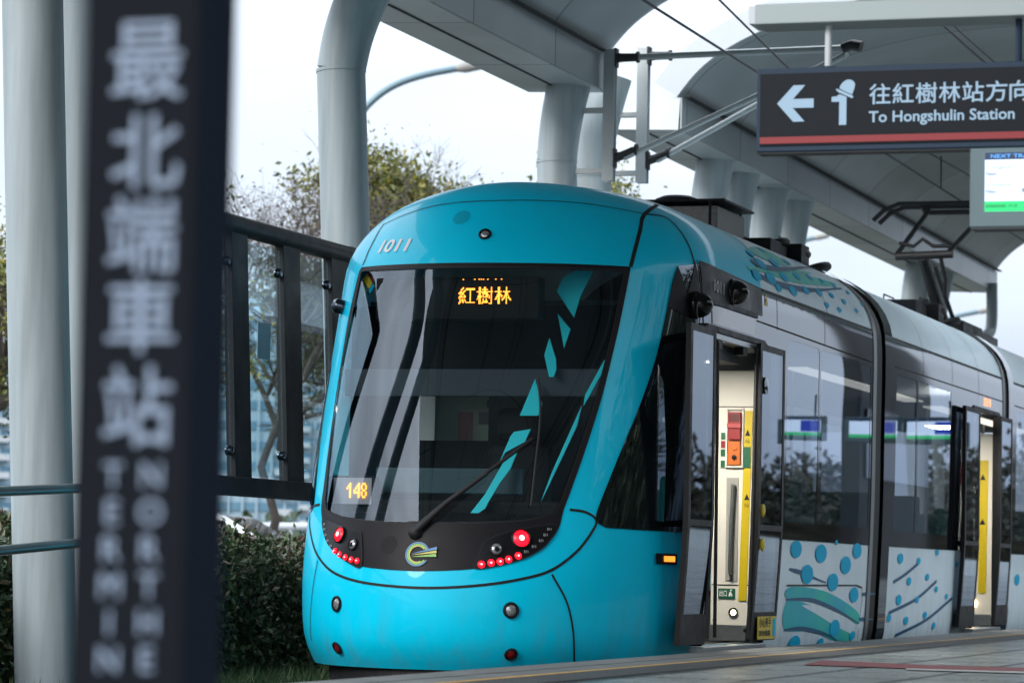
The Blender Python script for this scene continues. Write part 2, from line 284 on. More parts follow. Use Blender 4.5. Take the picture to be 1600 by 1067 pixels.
# outlines of the tram's panels, lamps and livery as (around, up) coordinates on its body
DT = {
 'maskR': [[0.4119,0.2394],[0.4046,0.2117],[0.378,0.1906],[0.3207,0.1711],[0.2491,0.1582],[0.1758,0.1509],[0.0964,0.1473],[-0.0033,0.1454]],
 'maskL': [[-0.4649,0.2415],[-0.4362,0.2169],[-0.3746,0.1877],[-0.2939,0.1659],[-0.2156,0.1521],[-0.1135,0.1472],[-0.0033,0.1454]],
 'glassR': [[0.4901,0.6117],[0.483,0.5647],[0.4744,0.4931],[0.4602,0.4124],[0.4329,0.3332],[0.4092,0.2748],[0.3921,0.241],[0.3572,0.2301],[0.2809,0.2215],[0.0789,0.2157]],
 'glassL': [[-0.4802,0.6157],[-0.4899,0.568],[-0.5,0.495],[-0.4895,0.4121],[-0.4633,0.3307],[-0.4451,0.2709],[-0.4272,0.2393],[-0.3371,0.2254],[-0.1711,0.217]],
 'podR': [[0.1758,0.1509],[0.1828,0.1706],[0.1965,0.1904],[0.2614,0.2053],[0.3914,0.2172],[0.378,0.1906],[0.3336,0.1722],[0.2729,0.1603]],
 'podL': [[-0.4339,0.2208],[-0.3745,0.2177],[-0.235,0.2024],[-0.2134,0.1968],[-0.1991,0.1513],[-0.2598,0.1566],[-0.3298,0.1715],[-0.3926,0.1906]],
 'wsR': [[0.5141,0.6196],[0.5087,0.596],[0.5028,0.5653],[0.4936,0.4936],[0.4788,0.4129],[0.4529,0.3336],[0.4237,0.2654],[0.4119,0.2394]],
 'wsL': [[-0.4869,0.6223],[-0.5043,0.6083],[-0.5219,0.5377],[-0.5069,0.4433],[-0.4825,0.3511],[-0.4692,0.281],[-0.4649,0.2415]],
 'wstop': [[-0.4869,0.6223],[-0.2266,0.6192],[0.0812,0.6178],[0.332,0.6186],[0.5141,0.6196]],
 'glasstop': [[-0.4802,0.6157],[-0.2231,0.6119],[0.0831,0.6107],[0.3332,0.6115],[0.4901,0.6117]],
 'red': [[0.2977,0.1953,0.0479],[-0.3092,0.1965,0.0408]],
 'clear': [[0.231,0.1795,0.0358],[-0.2417,0.1824,0.0324]],
 'led': [[0.1934,0.1567,0.0199],[0.2209,0.1593,0.0199],[0.2465,0.1614,0.0199],[0.2699,0.1649,0.0199],[0.2966,0.1704,0.0199],[-0.3266,0.1725,0.0163],[-0.3009,0.1673,0.0163],[-0.2709,0.1632,0.0162],[-0.2431,0.16,0.0162],[-0.2172,0.1583,0.0161]],
 'e11': [[0.3781,0.2104],[0.3692,0.2018],[0.3583,0.1932],[0.3399,0.1845],[0.3194,0.1767]],
 'e11L': [[-0.4099,0.2129],[-0.4051,0.2051],[-0.3915,0.1964],[-0.3746,0.1877],[-0.3516,0.1801]],
 'logo': [[-0.0026,0.1698],[0.055,0.1666]],
 'grille': [[-0.1042,0.1831],[-0.0729,0.6998]],
 'brow_cam': [[0.0296,0.6654]],
 'num': [[-0.4016,0.6437],[-0.2547,0.6421]],
 'wiper': [[-0.0174,0.2007],[0.0706,0.2421],[0.1716,0.2859],[0.2858,0.3404]],
 'blade': [[0.2719,0.4364],[0.2975,0.3796],[0.3063,0.3117],[0.3121,0.2428]],
 'bumper': [[-0.3063,0.0944,0.0406],[0.2893,0.0913,0.0477]],
 'refl': [[-0.3224,0.0293,0.0326],[0.2892,0.0274,0.0399]],
 'marker': [[0.8114,0.1721]],
 'bowl': [[-0.4842,0.2436],[-0.557,0.2412],[-0.6219,0.2327],[-0.5282,0.1926],[-0.4454,0.1653],[-0.3379,0.1418],[-0.2106,0.1285],[-0.0637,0.1224],[0.0614,0.1217],[0.1951,0.1268],[0.3057,0.1362],[0.3976,0.1503],[0.469,0.1784],[0.5107,0.2093],[0.5178,0.2266],[0.4817,0.2376],[0.431,0.2407]],
 'skirtseam': [[0.4026,0.1447],[0.4546,0.1046],[0.4788,0.0625],[0.4849,0.0161]],
 'skirtseamL': [[-0.4421,0.1586],[-0.4719,0.1149],[-0.5135,0.0369]],
 'brow': [[-0.5066,0.7019],[-0.2327,0.7356],[0.0387,0.7434],[0.3558,0.7442],[0.632,0.7275]],
 'apil': [[0.8297,0.7837],[0.632,0.7275],[0.5671,0.686],[0.5314,0.6488],[0.5141,0.6196]],
 'apilL': [[-0.5053,0.7048],[-0.4773,0.67],[-0.4769,0.6412],[-0.4854,0.6254]],
 'arch': [[0.632,0.7275],[0.7419,0.7272],[0.7685,0.6908],[0.7836,0.6547],[0.7915,0.6332],[0.7974,0.6074],[0.8176,0.5464]],
 'wedge': [[0.7973,0.6476],[0.7492,0.6419],[0.7024,0.628],[0.6805,0.6024],[0.6681,0.5609],[0.6504,0.4834],[0.6152,0.4066],[0.5619,0.3213],[0.5197,0.2478],[0.5146,0.2304],[0.5258,0.221],[0.5508,0.2156],[0.678,0.2135],[0.911,0.2126]],
 'quarter': [[0.6567,0.4734],[0.6233,0.3968],[0.5789,0.3168],[0.5513,0.2483],[0.5586,0.2388],[0.5888,0.2335],[0.7699,0.2275],[0.7422,0.3404],[0.6961,0.4392]],
 'quarter2': [[0.722,0.4757],[0.7952,0.4733],[0.8877,0.2341],[0.8179,0.2311]],
 'bandtop': [[0.7973,0.6476],[0.9529,0.6381],[1.2094,0.6288],[1.3866,0.6261],[1.6894,0.6208],[1.9646,0.6166]],
 'bandlow': [[1.4706,0.2111],[1.7425,0.2102],[2.0343,0.2089]],
 'roofseam': [[1.2627,0.7218],[1.2164,0.6645],[1.2355,0.6261]],
 'side1011': [[0.817,0.6001],[0.894,0.5953]],
 'camball': [[1.0377,0.6137],[0.776,0.5756]],
 'sidedisp': [[0.8832,0.5679],[1.1939,0.5762],[1.1959,0.5471],[0.8962,0.5467]],
 'rdots': [[1.3884,0.7336,0.0233],[1.6364,0.7913,0.0245],[1.2406,0.6995,0.0271],[1.2699,0.6813,0.0385],[1.3891,0.7001,0.0349],[1.534,0.7259,0.03],[1.7295,0.766,0.0274],[1.2087,0.6508,0.0335],[1.2988,0.6556,0.0387],[1.4012,0.6704,0.0326],[1.512,0.6869,0.0274],[1.6294,0.7012,0.0244],[1.7311,0.706,0.0211],[1.8294,0.7078,0.019],[1.9245,0.7026,0.0167],[2.0936,0.7512,0.0133],[1.3365,0.6425,0.0229],[1.4335,0.6474,0.0304],[1.5323,0.6599,0.0262],[1.6341,0.6668,0.0243],[1.7333,0.6723,0.0211],[1.8207,0.6688,0.0189],[1.6632,0.645,0.0183],[1.7542,0.6452,0.0174],[1.9009,0.6586,0.0153],[1.986,0.6815,0.0117]],
 'rl1': [[1.2056,0.6797],[1.2815,0.6764],[1.501,0.7018],[1.9436,0.7885]],
 'rl2': [[1.1836,0.657],[1.2888,0.6501],[1.4207,0.6534],[1.6232,0.6704],[1.8905,0.7082]],
 'rs1': [[1.2637,0.7169],[1.4662,0.7528],[1.5136,0.7116],[1.3137,0.6998]],
 'rs2': [[1.3166,0.6668],[1.5271,0.6943],[1.8496,0.7195],[1.8057,0.7032],[1.481,0.6687]],
 'rs0': [[1.181,0.665],[1.2877,0.674],[1.5599,0.7087],[1.7008,0.7204],[1.3894,0.6759],[1.1868,0.6574]],
 'ldots': [[1.5168,0.1956,0.0695],[1.6721,0.1899,0.0753],[1.5954,0.1519,0.0773],[1.7615,0.1381,0.0732],[1.8391,0.1705,0.0744],[1.9123,0.1985,0.0648],[1.9912,0.142,0.0658],[1.9087,0.1145,0.0647],[1.9981,0.0567,0.0659],[1.7925,0.0535,0.0702],[1.5516,0.0276,0.0733],[1.7137,0.0281,0.038],[2.0491,0.1737,0.0481],[2.05,0.0904,0.0481],[1.7674,0.2119,0.021],[1.9196,0.0367,0.0396]],
 'll0': [[1.4879,0.1605],[1.5614,0.1544],[1.7161,0.1372]],
 'll1': [[1.9654,0.1156],[2.0605,0.1162]],
 'll2': [[1.9527,0.0679],[2.0557,0.0663]],
 'll3': [[1.4822,0.1075],[1.6403,0.1052],[1.814,0.0839],[1.9551,0.0595]],
 'll4': [[1.4808,0.0545],[1.5841,0.0555],[1.7248,0.0444],[1.8204,0.0292]],
 'ls0': [[1.4926,0.1282],[1.6354,0.1271],[1.7785,0.1136],[1.9467,0.0806],[1.9477,0.0583],[1.8291,0.0817],[1.6824,0.101],[1.4922,0.1083]],
 'ls1': [[1.4889,0.106],[1.5874,0.1016],[1.788,0.0699],[1.939,0.0311],[1.8055,0.0295],[1.6533,0.0496],[1.483,0.0556]],
 'lw': [[1.5778,0.0969],[1.7133,0.0868],[1.9415,0.0384],[1.8218,0.053],[1.6875,0.0771]],
 'hatch': [[1.4815,0.1321],[1.9231,0.1325],[1.9611,0.1283],[1.9668,0.1164],[1.9608,0.0272]],
}
LOW2 = {'dots': [(27.365, 0.669, 0.046), (28.187, 0.653, 0.031), (29.051, 0.738, 0.028), (27.796, 0.474, 0.037), (28.629, 0.512, 0.032), (29.092, 0.403, 0.028), (27.386, 0.312, 0.046), (28.207, 0.311, 0.031), (27.767, 0.129, 0.037), (28.627, 0.172, 0.032), (29.089, 0.072, 0.032), (29.622, 0.335, 0.027), (30.058, 0.634, 0.025), (27.015, 0.16, 0.034)], 'lines': [[(27.119, 0.464), (27.645, 0.537), (28.239, 0.643)], [(26.993, 0.202), (28.156, 0.315), (29.088, 0.477)], [(27.384, 0.006), (28.682, 0.126), (29.927, 0.32)]]}
# ---- laying sheets, strips and discs on a curved surface f(p,q)
def gs(a): return a*1.9 if abs(a) <= 1 else math.copysign(1.9+(abs(a)-1)*5.6, a)
def gsi(b): return b/1.9 if abs(b) <= 1.9 else math.copysign(1+(abs(b)-1.9)/5.6, b)
def nrm(f, P, Q, e=1e-4):
    a = f(P+e, Q)-f(P-e, Q); Q1 = np.minimum(Q+e, 1.0); Q0 = np.maximum(Q-e, 0)
    b = f(P, Q1)-f(P, Q0); n = np.cross(a, b); return n/np.maximum(np.linalg.norm(n, axis=-1, keepdims=True), 1e-12)
VK = 4.0
class Surf:
    def __init__(s, f, g, gi): s.f = f; s.g = g; s.gi = gi
    def to(s, p): return (s.g(p[0]), p[1]*VK)
    def fr(s, p): return (s.gi(p[0]), p[1]/VK)
    def eval(s, uv, off):
        P = np.array([s.gi(a) for a, b in uv]); Q = np.clip(np.array([b/VK for a, b in uv]), 0, 1)
        n = nrm(s.f, P, np.clip(Q, .0002, .9985)); return s.f(P, Q)+n*off, n
NOSE = Surf(S, gs, gsi)
def inpoly(x, y, poly):
    A = np.array(poly); B = np.roll(A, -1, 0); r = np.zeros(np.shape(x), bool)
    for (x0, y0), (x1, y1) in zip(A, B):
        if y0 == y1: continue
        r ^= ((y0 > y) != (y1 > y)) & (x < (x1-x0)*(y-y0)/(y1-y0)+x0)
    return r
def subdiv(loop, h):
    r = []
    for i, a in enumerate(loop):
        b = loop[(i+1) % len(loop)]; n = max(1, int(math.hypot(b[0]-a[0], b[1]-a[1])/h+.5))
        r += [(a[0]+(b[0]-a[0])*k/n, a[1]+(b[1]-a[1])*k/n) for k in range(n)]
    return r
def patch(name, sf, outer, m, parent, holes=(), off=0., h=.07, flip=False):
    O = subdiv([sf.to(p) for p in outer], h); H = [subdiv([sf.to(p) for p in q], h) for q in holes]
    A = np.array(O); x0, y0 = A.min(0); x1, y1 = A.max(0)
    gx, gy = np.meshgrid(np.arange(x0+h*.5, x1, h), np.arange(y0+h*.5, y1, h)); gx = gx.ravel(); gy = gy.ravel()
    ok = inpoly(gx, gy, O)
    for q in H: ok &= ~inpoly(gx, gy, q)
    B = np.array(O+[p for q in H for p in q]); gx = gx[ok]; gy = gy[ok]
    keep = np.ones(len(gx), bool)
    for i in range(0, len(B), 200):
        d = (gx[:, None]-B[None, i:i+200, 0])**2+(gy[:, None]-B[None, i:i+200, 1])**2; keep &= d.min(1) > (.4*h)**2
    vs = [Vector(p) for p in B]+[Vector((a, b)) for a, b in zip(gx[keep], gy[keep])]
    ed = []; k = 0
    for q in [O]+H: ed += [(k+i, k+(i+1) % len(q)) for i in range(len(q))]; k += len(q)
    V2, _, F2, *_r = geometry.delaunay_2d_cdt(vs, ed, [], 0, 1e-6)
    V2 = [(v.x, v.y) for v in V2]; T = [f for f in F2]
    cx = np.array([sum(V2[i][0] for i in f)/len(f) for f in T]); cy = np.array([sum(V2[i][1] for i in f)/len(f) for f in T])
    ok = inpoly(cx, cy, O)
    for q in H: ok &= ~inpoly(cx, cy, q)
    T = [tuple(f) for f, g in zip(T, ok) if g]
    used = sorted({i for f in T for i in f}); mp = {a: b for b, a in enumerate(used)}
    P, n = sf.eval([V2[i] for i in used], off); T = [tuple(mp[i] for i in f) for f in T]
    # make the faces look the way the surface normal does
    f0 = T[len(T)//2]; a, b, c = P[f0[0]], P[f0[1]], P[f0[2]]
    if np.dot(np.cross(b-a, c-a), n[f0[0]]) < 0: T = [tuple(reversed(f)) for f in T]
    me = bpy.data.meshes.new(name); me.from_pydata(P.tolist(), [], T); me.update(); me.shade_smooth()
    me.normals_split_custom_set_from_vertices([tuple(x) for x in n])
    me.materials.append(m); o = bpy.data.objects.new(name, me); C.objects.link(o); o.parent = parent
    return o
def frame(sf, s, v, off=0.):
    P, n = sf.eval([sf.to((s, v))], off); P = Vector(P[0]); n = Vector(n[0])
    t = (Vector((0, 0, 1))-n*n.z).normalized(); r = t.cross(n)
    m = Matrix((r, t, n)).transposed().to_4x4(); m.translation = P; return m       # x to the right when looked at, y up, z outward
def ribbon(sf, pts, width, off, mb, cap=0):
    uv = [sf.to(p) for p in pts]; P, n = sf.eval(uv, off); m = len(P); vs = []; fs = []
    ww = width if hasattr(width, '__len__') else [width]*m
    for i in range(m):
        t = P[min(i+1, m-1)]-P[max(i-1, 0)]; t = t/max(1e-9, np.linalg.norm(t)); b = np.cross(n[i], t)
        vs += [P[i]+b*ww[i]/2, P[i]-b*ww[i]/2]
    mb.add([tuple(x) for x in vs], [(2*i, 2*i+1, 2*i+3, 2*i+2) for i in range(m-1)])
def disc(sf, s, v, r, off, mb, n=24, sq=1.0):
    f = sf.f; a = np.array([s]); b = np.array([v]); e = 1e-4
    ls = np.linalg.norm((f(a+e, b)-f(a-e, b))[0])/(2*e); lv = np.linalg.norm((f(a, b+e)-f(a, b-e))[0])/(2*e)
    ring = [(s, v)]
    for k in (.5, 1): ring += [(s+k*r*sq*math.cos(2*math.pi*j/n)/ls, v+k*r*math.sin(2*math.pi*j/n)/lv) for j in range(n)]
    if sf is NOSE and abs(s) > 1:                      # on the straight flank step along the track, not along the sheared grid
        y_ = float(f(a, b)[0][1]); ring = [(s, v)]
        for k in (.5, 1):
            for j in range(n): q = min(v+k*r*math.sin(2*math.pi*j/n)/lv, .999); ring.append((float(s_of_y(y_+k*r*sq*math.cos(2*math.pi*j/n), q, 1 if s > 0 else -1)), q))
    P, _ = sf.eval([sf.to((p, min(q, .999))) for p, q in ring], off)
    fs = [(0, 1+j, 1+(j+1) % n) for j in range(n)]+[(1+j, 1+n+j, 1+n+(j+1) % n, 1+(j+1) % n) for j in range(n)]
    mb.add(P.tolist(), fs)
def side(pts, sd=1, h=.08):     # outline in (track y, height) on the flank -> surface coordinates
    r = []
    for Y, z in subdiv(pts, h):
        v = float(v_of_z(z)); r.append((float(s_of_y(Y, v, sd)), v))
    return r
def rrect(y0, y1, z0, z1, r=.05, n=5):
    o = []
    for cx, cz, a in ((y1-r, z1-r, 0), (y0+r, z1-r, 90), (y0+r, z0+r, 180), (y1-r, z0+r, 270)):
        o += [(cx+r*math.cos(R_(a+90*k/n)), cz+r*math.sin(R_(a+90*k/n))) for k in range(n+1)]
    return o
mirror = lambda L_: [(-a, b) for a, b in reversed(L_)]

# ------------------------------------------------------------------ the tram
tram = thing('tram', 'turquoise low floor tram with red tail lamps, dark raked windshield and open front door', 'tram', (0, 18.7, -.3))
tram.location = (0, 0, 0)
gl_R = list(reversed(smooth(DT['glassR'], 4))); gl_L = smooth(DT['glassL'], 4)
top = DT['glasstop']
glass_loop = smooth(top, 4)[:-1]+smooth(DT['glassR'], 4)[:-1]+list(reversed(gl_L))[:-1]
def grow(loop, k):
    cx = sum(p[0] for p in loop)/len(loop); cy = sum(p[1] for p in loop)/len(loop)
    return [(cx+(a-cx)*k, cy+(b-cy)*k) for a, b in loop]
wsR = DT['wsR']; wsL = DT['wsL']
mask_loop = smooth(DT['wstop'], 4)[:-1]+smooth(wsR[:-1]+DT['maskR'], 4)[:-1]+list(reversed(smooth(wsL[:-1]+DT['maskL'], 4)))[:-1]
wedge = DT['wedge']; quarter = DT['quarter']
q_loop = quarter
ql_L = mirror(q_loop)
# body shells: turquoise cab end, white saloon
ve = lambda z: float(v_of_z(z))
seam_r = [(float(s_of_y(y_, v_, 1)), v_) for y_, v_ in [(22.25, 0.0), (22.25, ve(.4)), (22.25, ve(.78)), (22.2, ve(1.5)), (22.2, ve(2.2)), (22.2, ve(2.6)), (22.3, ve(2.75)), (22.46, ve(2.88)), (22.6, ve(2.98)), (22.7, ve(3.06)), (22.76, ve(3.12)), (22.8, 1.0)]]
cab_outer = seam_r+mirror(seam_r)
DOOR = [(20.60, .03), (22.235, .03), (22.235, 2.13), (20.60, 2.13)]
WIN = [(22.98, 24.02), (24.08, 25.93)]
door_h = side(DOOR); win_h = [side(rrect(a, b, .90, 2.24, .06)) for a, b in WIN]; win_hl = [side(rrect(a, b, .90, 2.24, .06), -1) for a, b in WIN]
# the door opening crosses the seam: give each shell its share
dy = 22.25
patch('cab_shell', NOSE, cab_outer, TURQ, tram, holes=[grow(glass_loop, 1.03), grow(q_loop, 1.02), grow(ql_L, 1.02), door_h], h=.075)
wr = [(a, b) for a, b in seam_r]+[(2.0, 1.0), (2.0, .75), (2.0, .5), (2.0, .25), (2.0, 0.0)]
patch('saloon_shell', NOSE, wr, WHITEP, tram, holes=win_h, h=.09)
patch('saloon_shell', NOSE, [(-a, b) for a, b in wr], WHITEP, tram, holes=win_hl, h=.09)
# windshield and its dark surround
ws = patch('windshield', NOSE, grow(glass_loop, 1.015), WSG, tram, off=.000, h=.05)
patch('windshield_surround', NOSE, mask_loop, MASKM, tram, holes=[glass_loop], off=.005, h=.05)
mb = MB()
ribbon(NOSE, smooth(glass_loop, 2, True)+[glass_loop[0]], .012, .007, mb)
mb.build('windshield_gasket', SEAM, tram)
# lamp clusters
for nm in ('podR', 'podL'):
    lc = patch('lamp_cluster', NOSE, smooth(DT[nm], 3, True), PODM, tram, off=.011, h=.04)
    mb = MB(); ribbon(NOSE, smooth(DT[nm], 4, True)+[smooth(DT[nm], 4, True)[0]], .008, .0125, mb); mb.build('cluster_rim', SEAM, lc)
    sgn = 1 if nm == 'podR' else -1
    for s_, v_, r in DT['red']:
        if s_*sgn > 0:
            r *= 1.08
            m_ = frame(NOSE, s_, v_, .012)
            MB().lathe([(r*1.25, 0), (r*1.25, .012), (r*1.08, .016), (r*1.02, .008)], m_).build('lamp_bezel', PODM, lc, smooth=40)
            MB().lathe([(r*1.02, .006), (r*.85, .016), (r*.5, .022), (0, .024)], m_).build('tail_lamp', REDE, lc, smooth=60)
            MB().lathe([(r*.34, .0235), (r*.2, .027), (0, .029)], m_).build('tail_lamp_core', REDC, lc, smooth=60)
    for s_, v_, r in DT['clear']:
        if s_*sgn > 0:
            m_ = frame(NOSE, s_, v_, .012)
            MB().lathe([(r*1.25, 0), (r*1.25, .010), (r*1.05, .013), (r, .004)], m_).build('lamp_bezel', BLACKM, lc, smooth=40)
            b_ = MB().lathe([(r, .004), (r*.8, .012), (r*.4, .018), (0, .019)], m_).build('headlamp', LENS, lc, smooth=60)
            MB().lathe([(r*.45, .019), (r*.4, .022), (0, .023)], m_ @ Matrix.Translation((0, -r*.15, 0))).build('bulb_shield', BLACKM, lc, smooth=60)
    for s_, v_, r in DT['led']:
        if s_*sgn > 0:
            r *= 1.12
            m_ = frame(NOSE, s_, v_, .0125)
            MB().lathe([(r*1.0, 0), (r*.9, .006), (r*.5, .009), (0, .010)], m_, 14).build('tail_led', REDE, lc, smooth=60)
            MB().lathe([(r*.28, .0095), (0, .012)], m_, 10).build('led_core', REDC, lc, smooth=60)
    for s_, v_ in DT['e11' if sgn > 0 else 'e11L']:
        m_ = frame(NOSE, s_, v_, .0135)
        text_plane('E11', m_ @ Vector((-.018, -.008, 0)), m_.col[0].xyz, m_.col[1].xyz, .022, .01).build('approval_mark', GREYL, lc)
# round grilles of small holes
for s_, v_ in DT['grille']:
    m_ = frame(NOSE, s_, v_, .008); mb = MB()
    for k in range(1, 7):
        n = 6*k
        for j in range(n):
            a = 2*math.pi*(j/n)+k*.35; c = m_ @ Vector((.0095*k*math.cos(a), .0095*k*math.sin(a), 0))
            mm = m_.copy(); mm.translation = c; mb.lathe([(.0026, 0), (.0022, .001), (0, .001)], mm, 6)
    mb.build('speaker_grille', SEAM, tram)
# round badge: ring open on the right, three rays
s_, v_ = DT['logo'][0]; m_ = frame(NOSE, s_, v_, .009); r0 = .079
bd = MB()
def arc(mb, m_, ra, rb, a0, a1, z, n=40):
    vs = []
    for k in range(n+1):
        a = R_(a0+(a1-a0)*k/n); vs += [m_ @ Vector((ra*math.cos(a), ra*math.sin(a), z)), m_ @ Vector((rb*math.cos(a), rb*math.sin(a), z))]
    mb.add(vs, [(2*k, 2*k+1, 2*k+3, 2*k+2) for k in range(n)])
LG = mat('badge_green', (.16, .42, .03), .4); LB = mat('badge_blue', (.0, .16, .42), .4); LY = mat('badge_yellow', (.55, .48, .05), .4)
arc(bd, m_, r0*.72, r0*.86, 28, 322, .003); badge = bd.build('badge', LG, tram)
b2 = MB(); arc(b2, m_, r0*.88, r0*1.0, 22, 328, .003); b2.build('badge_ring', LB, badge)
b3 = MB(); arc(b3, m_, r0*.62, r0*.71, 40, 300, .003); b3.build('badge_ring', LY, badge)
for mt, a, bq in ((LB, (.30, .42), (1.48, 1.62)), (LY, (.06, .2), (1.5, 1.65)), (LG, (-.22, -.02), (1.52, 1.7))):
    i = {0: 0}.get(0)
    ya = {LB: (.12, .38, .62), LY: (.02, .12, .32), LG: (-.12, -.20, .06)}[mt]
    MB().add([m_ @ Vector((-r0*.55, r0*(ya[0]-.12), .005)), m_ @ Vector((r0*1.62, r0*(ya[1]), .005)), m_ @ Vector((r0*1.55, r0*ya[2], .005))], [(0, 1, 2)]).build('badge_ray', mt, badge)
# fleet numbers
a, b = DT['num']; m_ = frame(NOSE, a[0], a[1], .006); m2 = frame(NOSE, b[0], b[1], .006)
V, T = glyphs('1011', .030); x0 = min(p for p, q in V); x1 = max(p for p, q in V); ly = LAYERS(V, .03); pts_ = []
for (p, q), h_ in zip(V, ly):
    t_ = (p-x0)/(x1-x0); e1 = NOSE.eval([NOSE.to((a[0]+(b[0]-a[0])*t_+q*.012, a[1]+(b[1]-a[1])*t_+q*.030))], .004+h_)[0][0]; pts_.append(e1.tolist())
MB().add(pts_, T).build('fleet_number', WHITEL, tram)
# brow camera, bumper lamps and reflectors, amber side marker
def eye(name, s_, v_, r, lensm, off=0.0):
    m_ = frame(NOSE, s_, v_, off)
    b = MB().lathe([(r*1.45, .001), (r*1.4, .010), (r*1.15, .014), (r*1.05, .003), (r*.98, -.004)], m_).build(name, BLACKM, tram, smooth=40)
    MB().lathe([(r*1.02, .002), (r*.8, .009), (r*.4, .013), (0, .014)], m_).build('lens', lensm, b, smooth=60); return b
m_ = frame(NOSE, *DT['brow_cam'][0], 0)
eye('brow_camera', *DT['brow_cam'][0], .030, LENS, .004)
for s_, v_, r in DT['bumper']: eye('bumper_lamp', s_, v_, .036, LENS, .003)
for s_, v_, r in DT['refl']: eye('bumper_reflector', s_, v_, .030, REFL, .003)
mk = patch('side_marker', NOSE, side([(19.88, .565), (20.16, .565), (20.16, .635), (19.88, .635)]), BLACKM, tram, off=.012, h=.03)
patch('marker_lens', NOSE, side([(19.97, .582), (20.12, .582), (20.12, .618), (19.97, .618)]), AMBER2, mk, off=.016, h=.03)
# panel seams
def seam(pts, wd, name='panel_seam', mt=SEAM, sm=6, off=.003):
    mb = MB(); ribbon(NOSE, smooth(pts, sm), wd, off, mb); return mb.build(name, mt, tram)
seam(DT['bowl'], .017); seam(DT['skirtseam'], .014); seam(DT['skirtseamL'], .010)
seam(DT['brow'], .008); seam(DT['apil'], .028, sm=3); seam(DT['apilL'], .014, sm=3); seam(DT['arch'], .016)
mb = MB(); ribbon(NOSE, smooth([p for p in seam_r if p[1] > ve(2.5)], 4), .016, .003, mb); mb.build('panel_seam', SEAM, tram)
mb = MB(); ribbon(NOSE, [(float(s_of_y(24.35, v_, 1)), v_) for v_ in np.linspace(ve(2.54), .97, 20)], .010, .003, mb); mb.build('panel_seam', SEAM, tram)
# side wedge with its quarter light, then the gloss band above and behind the door
def band_pt(L_): return L_
zt = 2.535
wedge_loop = smooth(wedge[2:10], 3)[:-1]+wedge[9:13]
band = list(wedge_loop)+side([(20.36, .775), (20.595, .775)])[:-1]
band_outer = wedge_loop+[(float(s_of_y(20.36, ve(.775))), ve(.775))]+side([(20.59, .775), (20.59, 2.14), (22.245, 2.14), (22.245, .772), (26.04, .765), (26.04, 2.515), (22.1, 2.545), (20.98, 2.575), (20.68, 2.60)])[:-1]
bo = []
seq = [(20.59, .775), (20.59, 2.14), (22.245, 2.14), (22.245, .772), (26.04, .765), (26.04, 2.515), (22.1, 2.545), (20.98, 2.575), (20.70, 2.60)]
for i in range(len(seq)-1):
    a, b = seq[i], seq[i+1]; n = max(1, int(math.hypot(a[0]-b[0], a[1]-b[1])/.08))
    for k in range(n): y_ = a[0]+(b[0]-a[0])*k/n; z_ = a[1]+(b[1]-a[1])*k/n; bo.append((float(s_of_y(y_, ve(z_))), ve(z_)))
band_outer = wedge_loop+[(float(s_of_y(20.36, ve(.775))), ve(.775))]+bo
patch('window_band', NOSE, band_outer, BLACKG, tram, holes=[q_loop]+win_h, off=.006, h=.07)
patch('quarter_window', NOSE, grow(q_loop, 1.01), SIDEG, tram, off=.003, h=.06)
patch('quarter_window', NOSE, grow(ql_L, 1.01), SIDEG, tram, off=.003, h=.06)
for a, b in WIN:
    for sdn in (1, -1): patch('side_window', NOSE, side(rrect(a-.012, b+.012, .888, 2.252, .06), sdn), SIDEG, tram, off=.004, h=.08)
bl = [(-a, b) for a, b in reversed(side([(20.4, .78), (26.04, .77), (26.04, 2.52), (20.75, 2.58)]))]
patch('window_band', NOSE, bl, BLACKG, tram, holes=win_hl, off=.006, h=.09)
for q in ([(22.0, 2.30), (26.0, 2.27)],):
    mb = MB(); ribbon(NOSE, [(float(s_of_y(y_, ve(z_))), ve(z_)) for y_, z_ in subdiv(q+[q[1]], .1)[:-1]], .012, .008, mb); mb.build('band_joint', SEAM, tram)
for y_ in (22.62, 24.2):
    mb = MB(); ribbon(NOSE, [(float(s_of_y(y_, v_)), v_) for v_ in np.linspace(ve(2.28), ve(2.53), 6)], .010, .008, mb); mb.build('band_joint', SEAM, tram)
mb = MB(); ribbon(NOSE, [(float(s_of_y(y_, ve(2.535))), ve(2.535)) for y_ in np.linspace(22.2, 26.0, 40)], .02, .009, mb); mb.build('band_joint', SEAM, tram)
mb = MB(); ribbon(NOSE, [(float(s_of_y(20.655, v_)), v_) for v_ in np.linspace(ve(2.16), ve(2.6), 10)], .012, .009, mb); mb.build('band_joint', SEAM, tram)
patch('camera_panel', NOSE, side([(20.66, 2.345), (22.16, 2.345), (22.16, 2.535), (21.5, 2.555), (20.98, 2.572), (20.68, 2.60)]), MASKM, tram, off=.0095, h=.05)
patch('camera_panel', NOSE, [q for q in smooth(wedge[2:5], 3)]+side([(20.40, 2.22), (20.63, 2.22), (20.63, 2.60)])[:-1], MASKM, tram, off=.0095, h=.05)
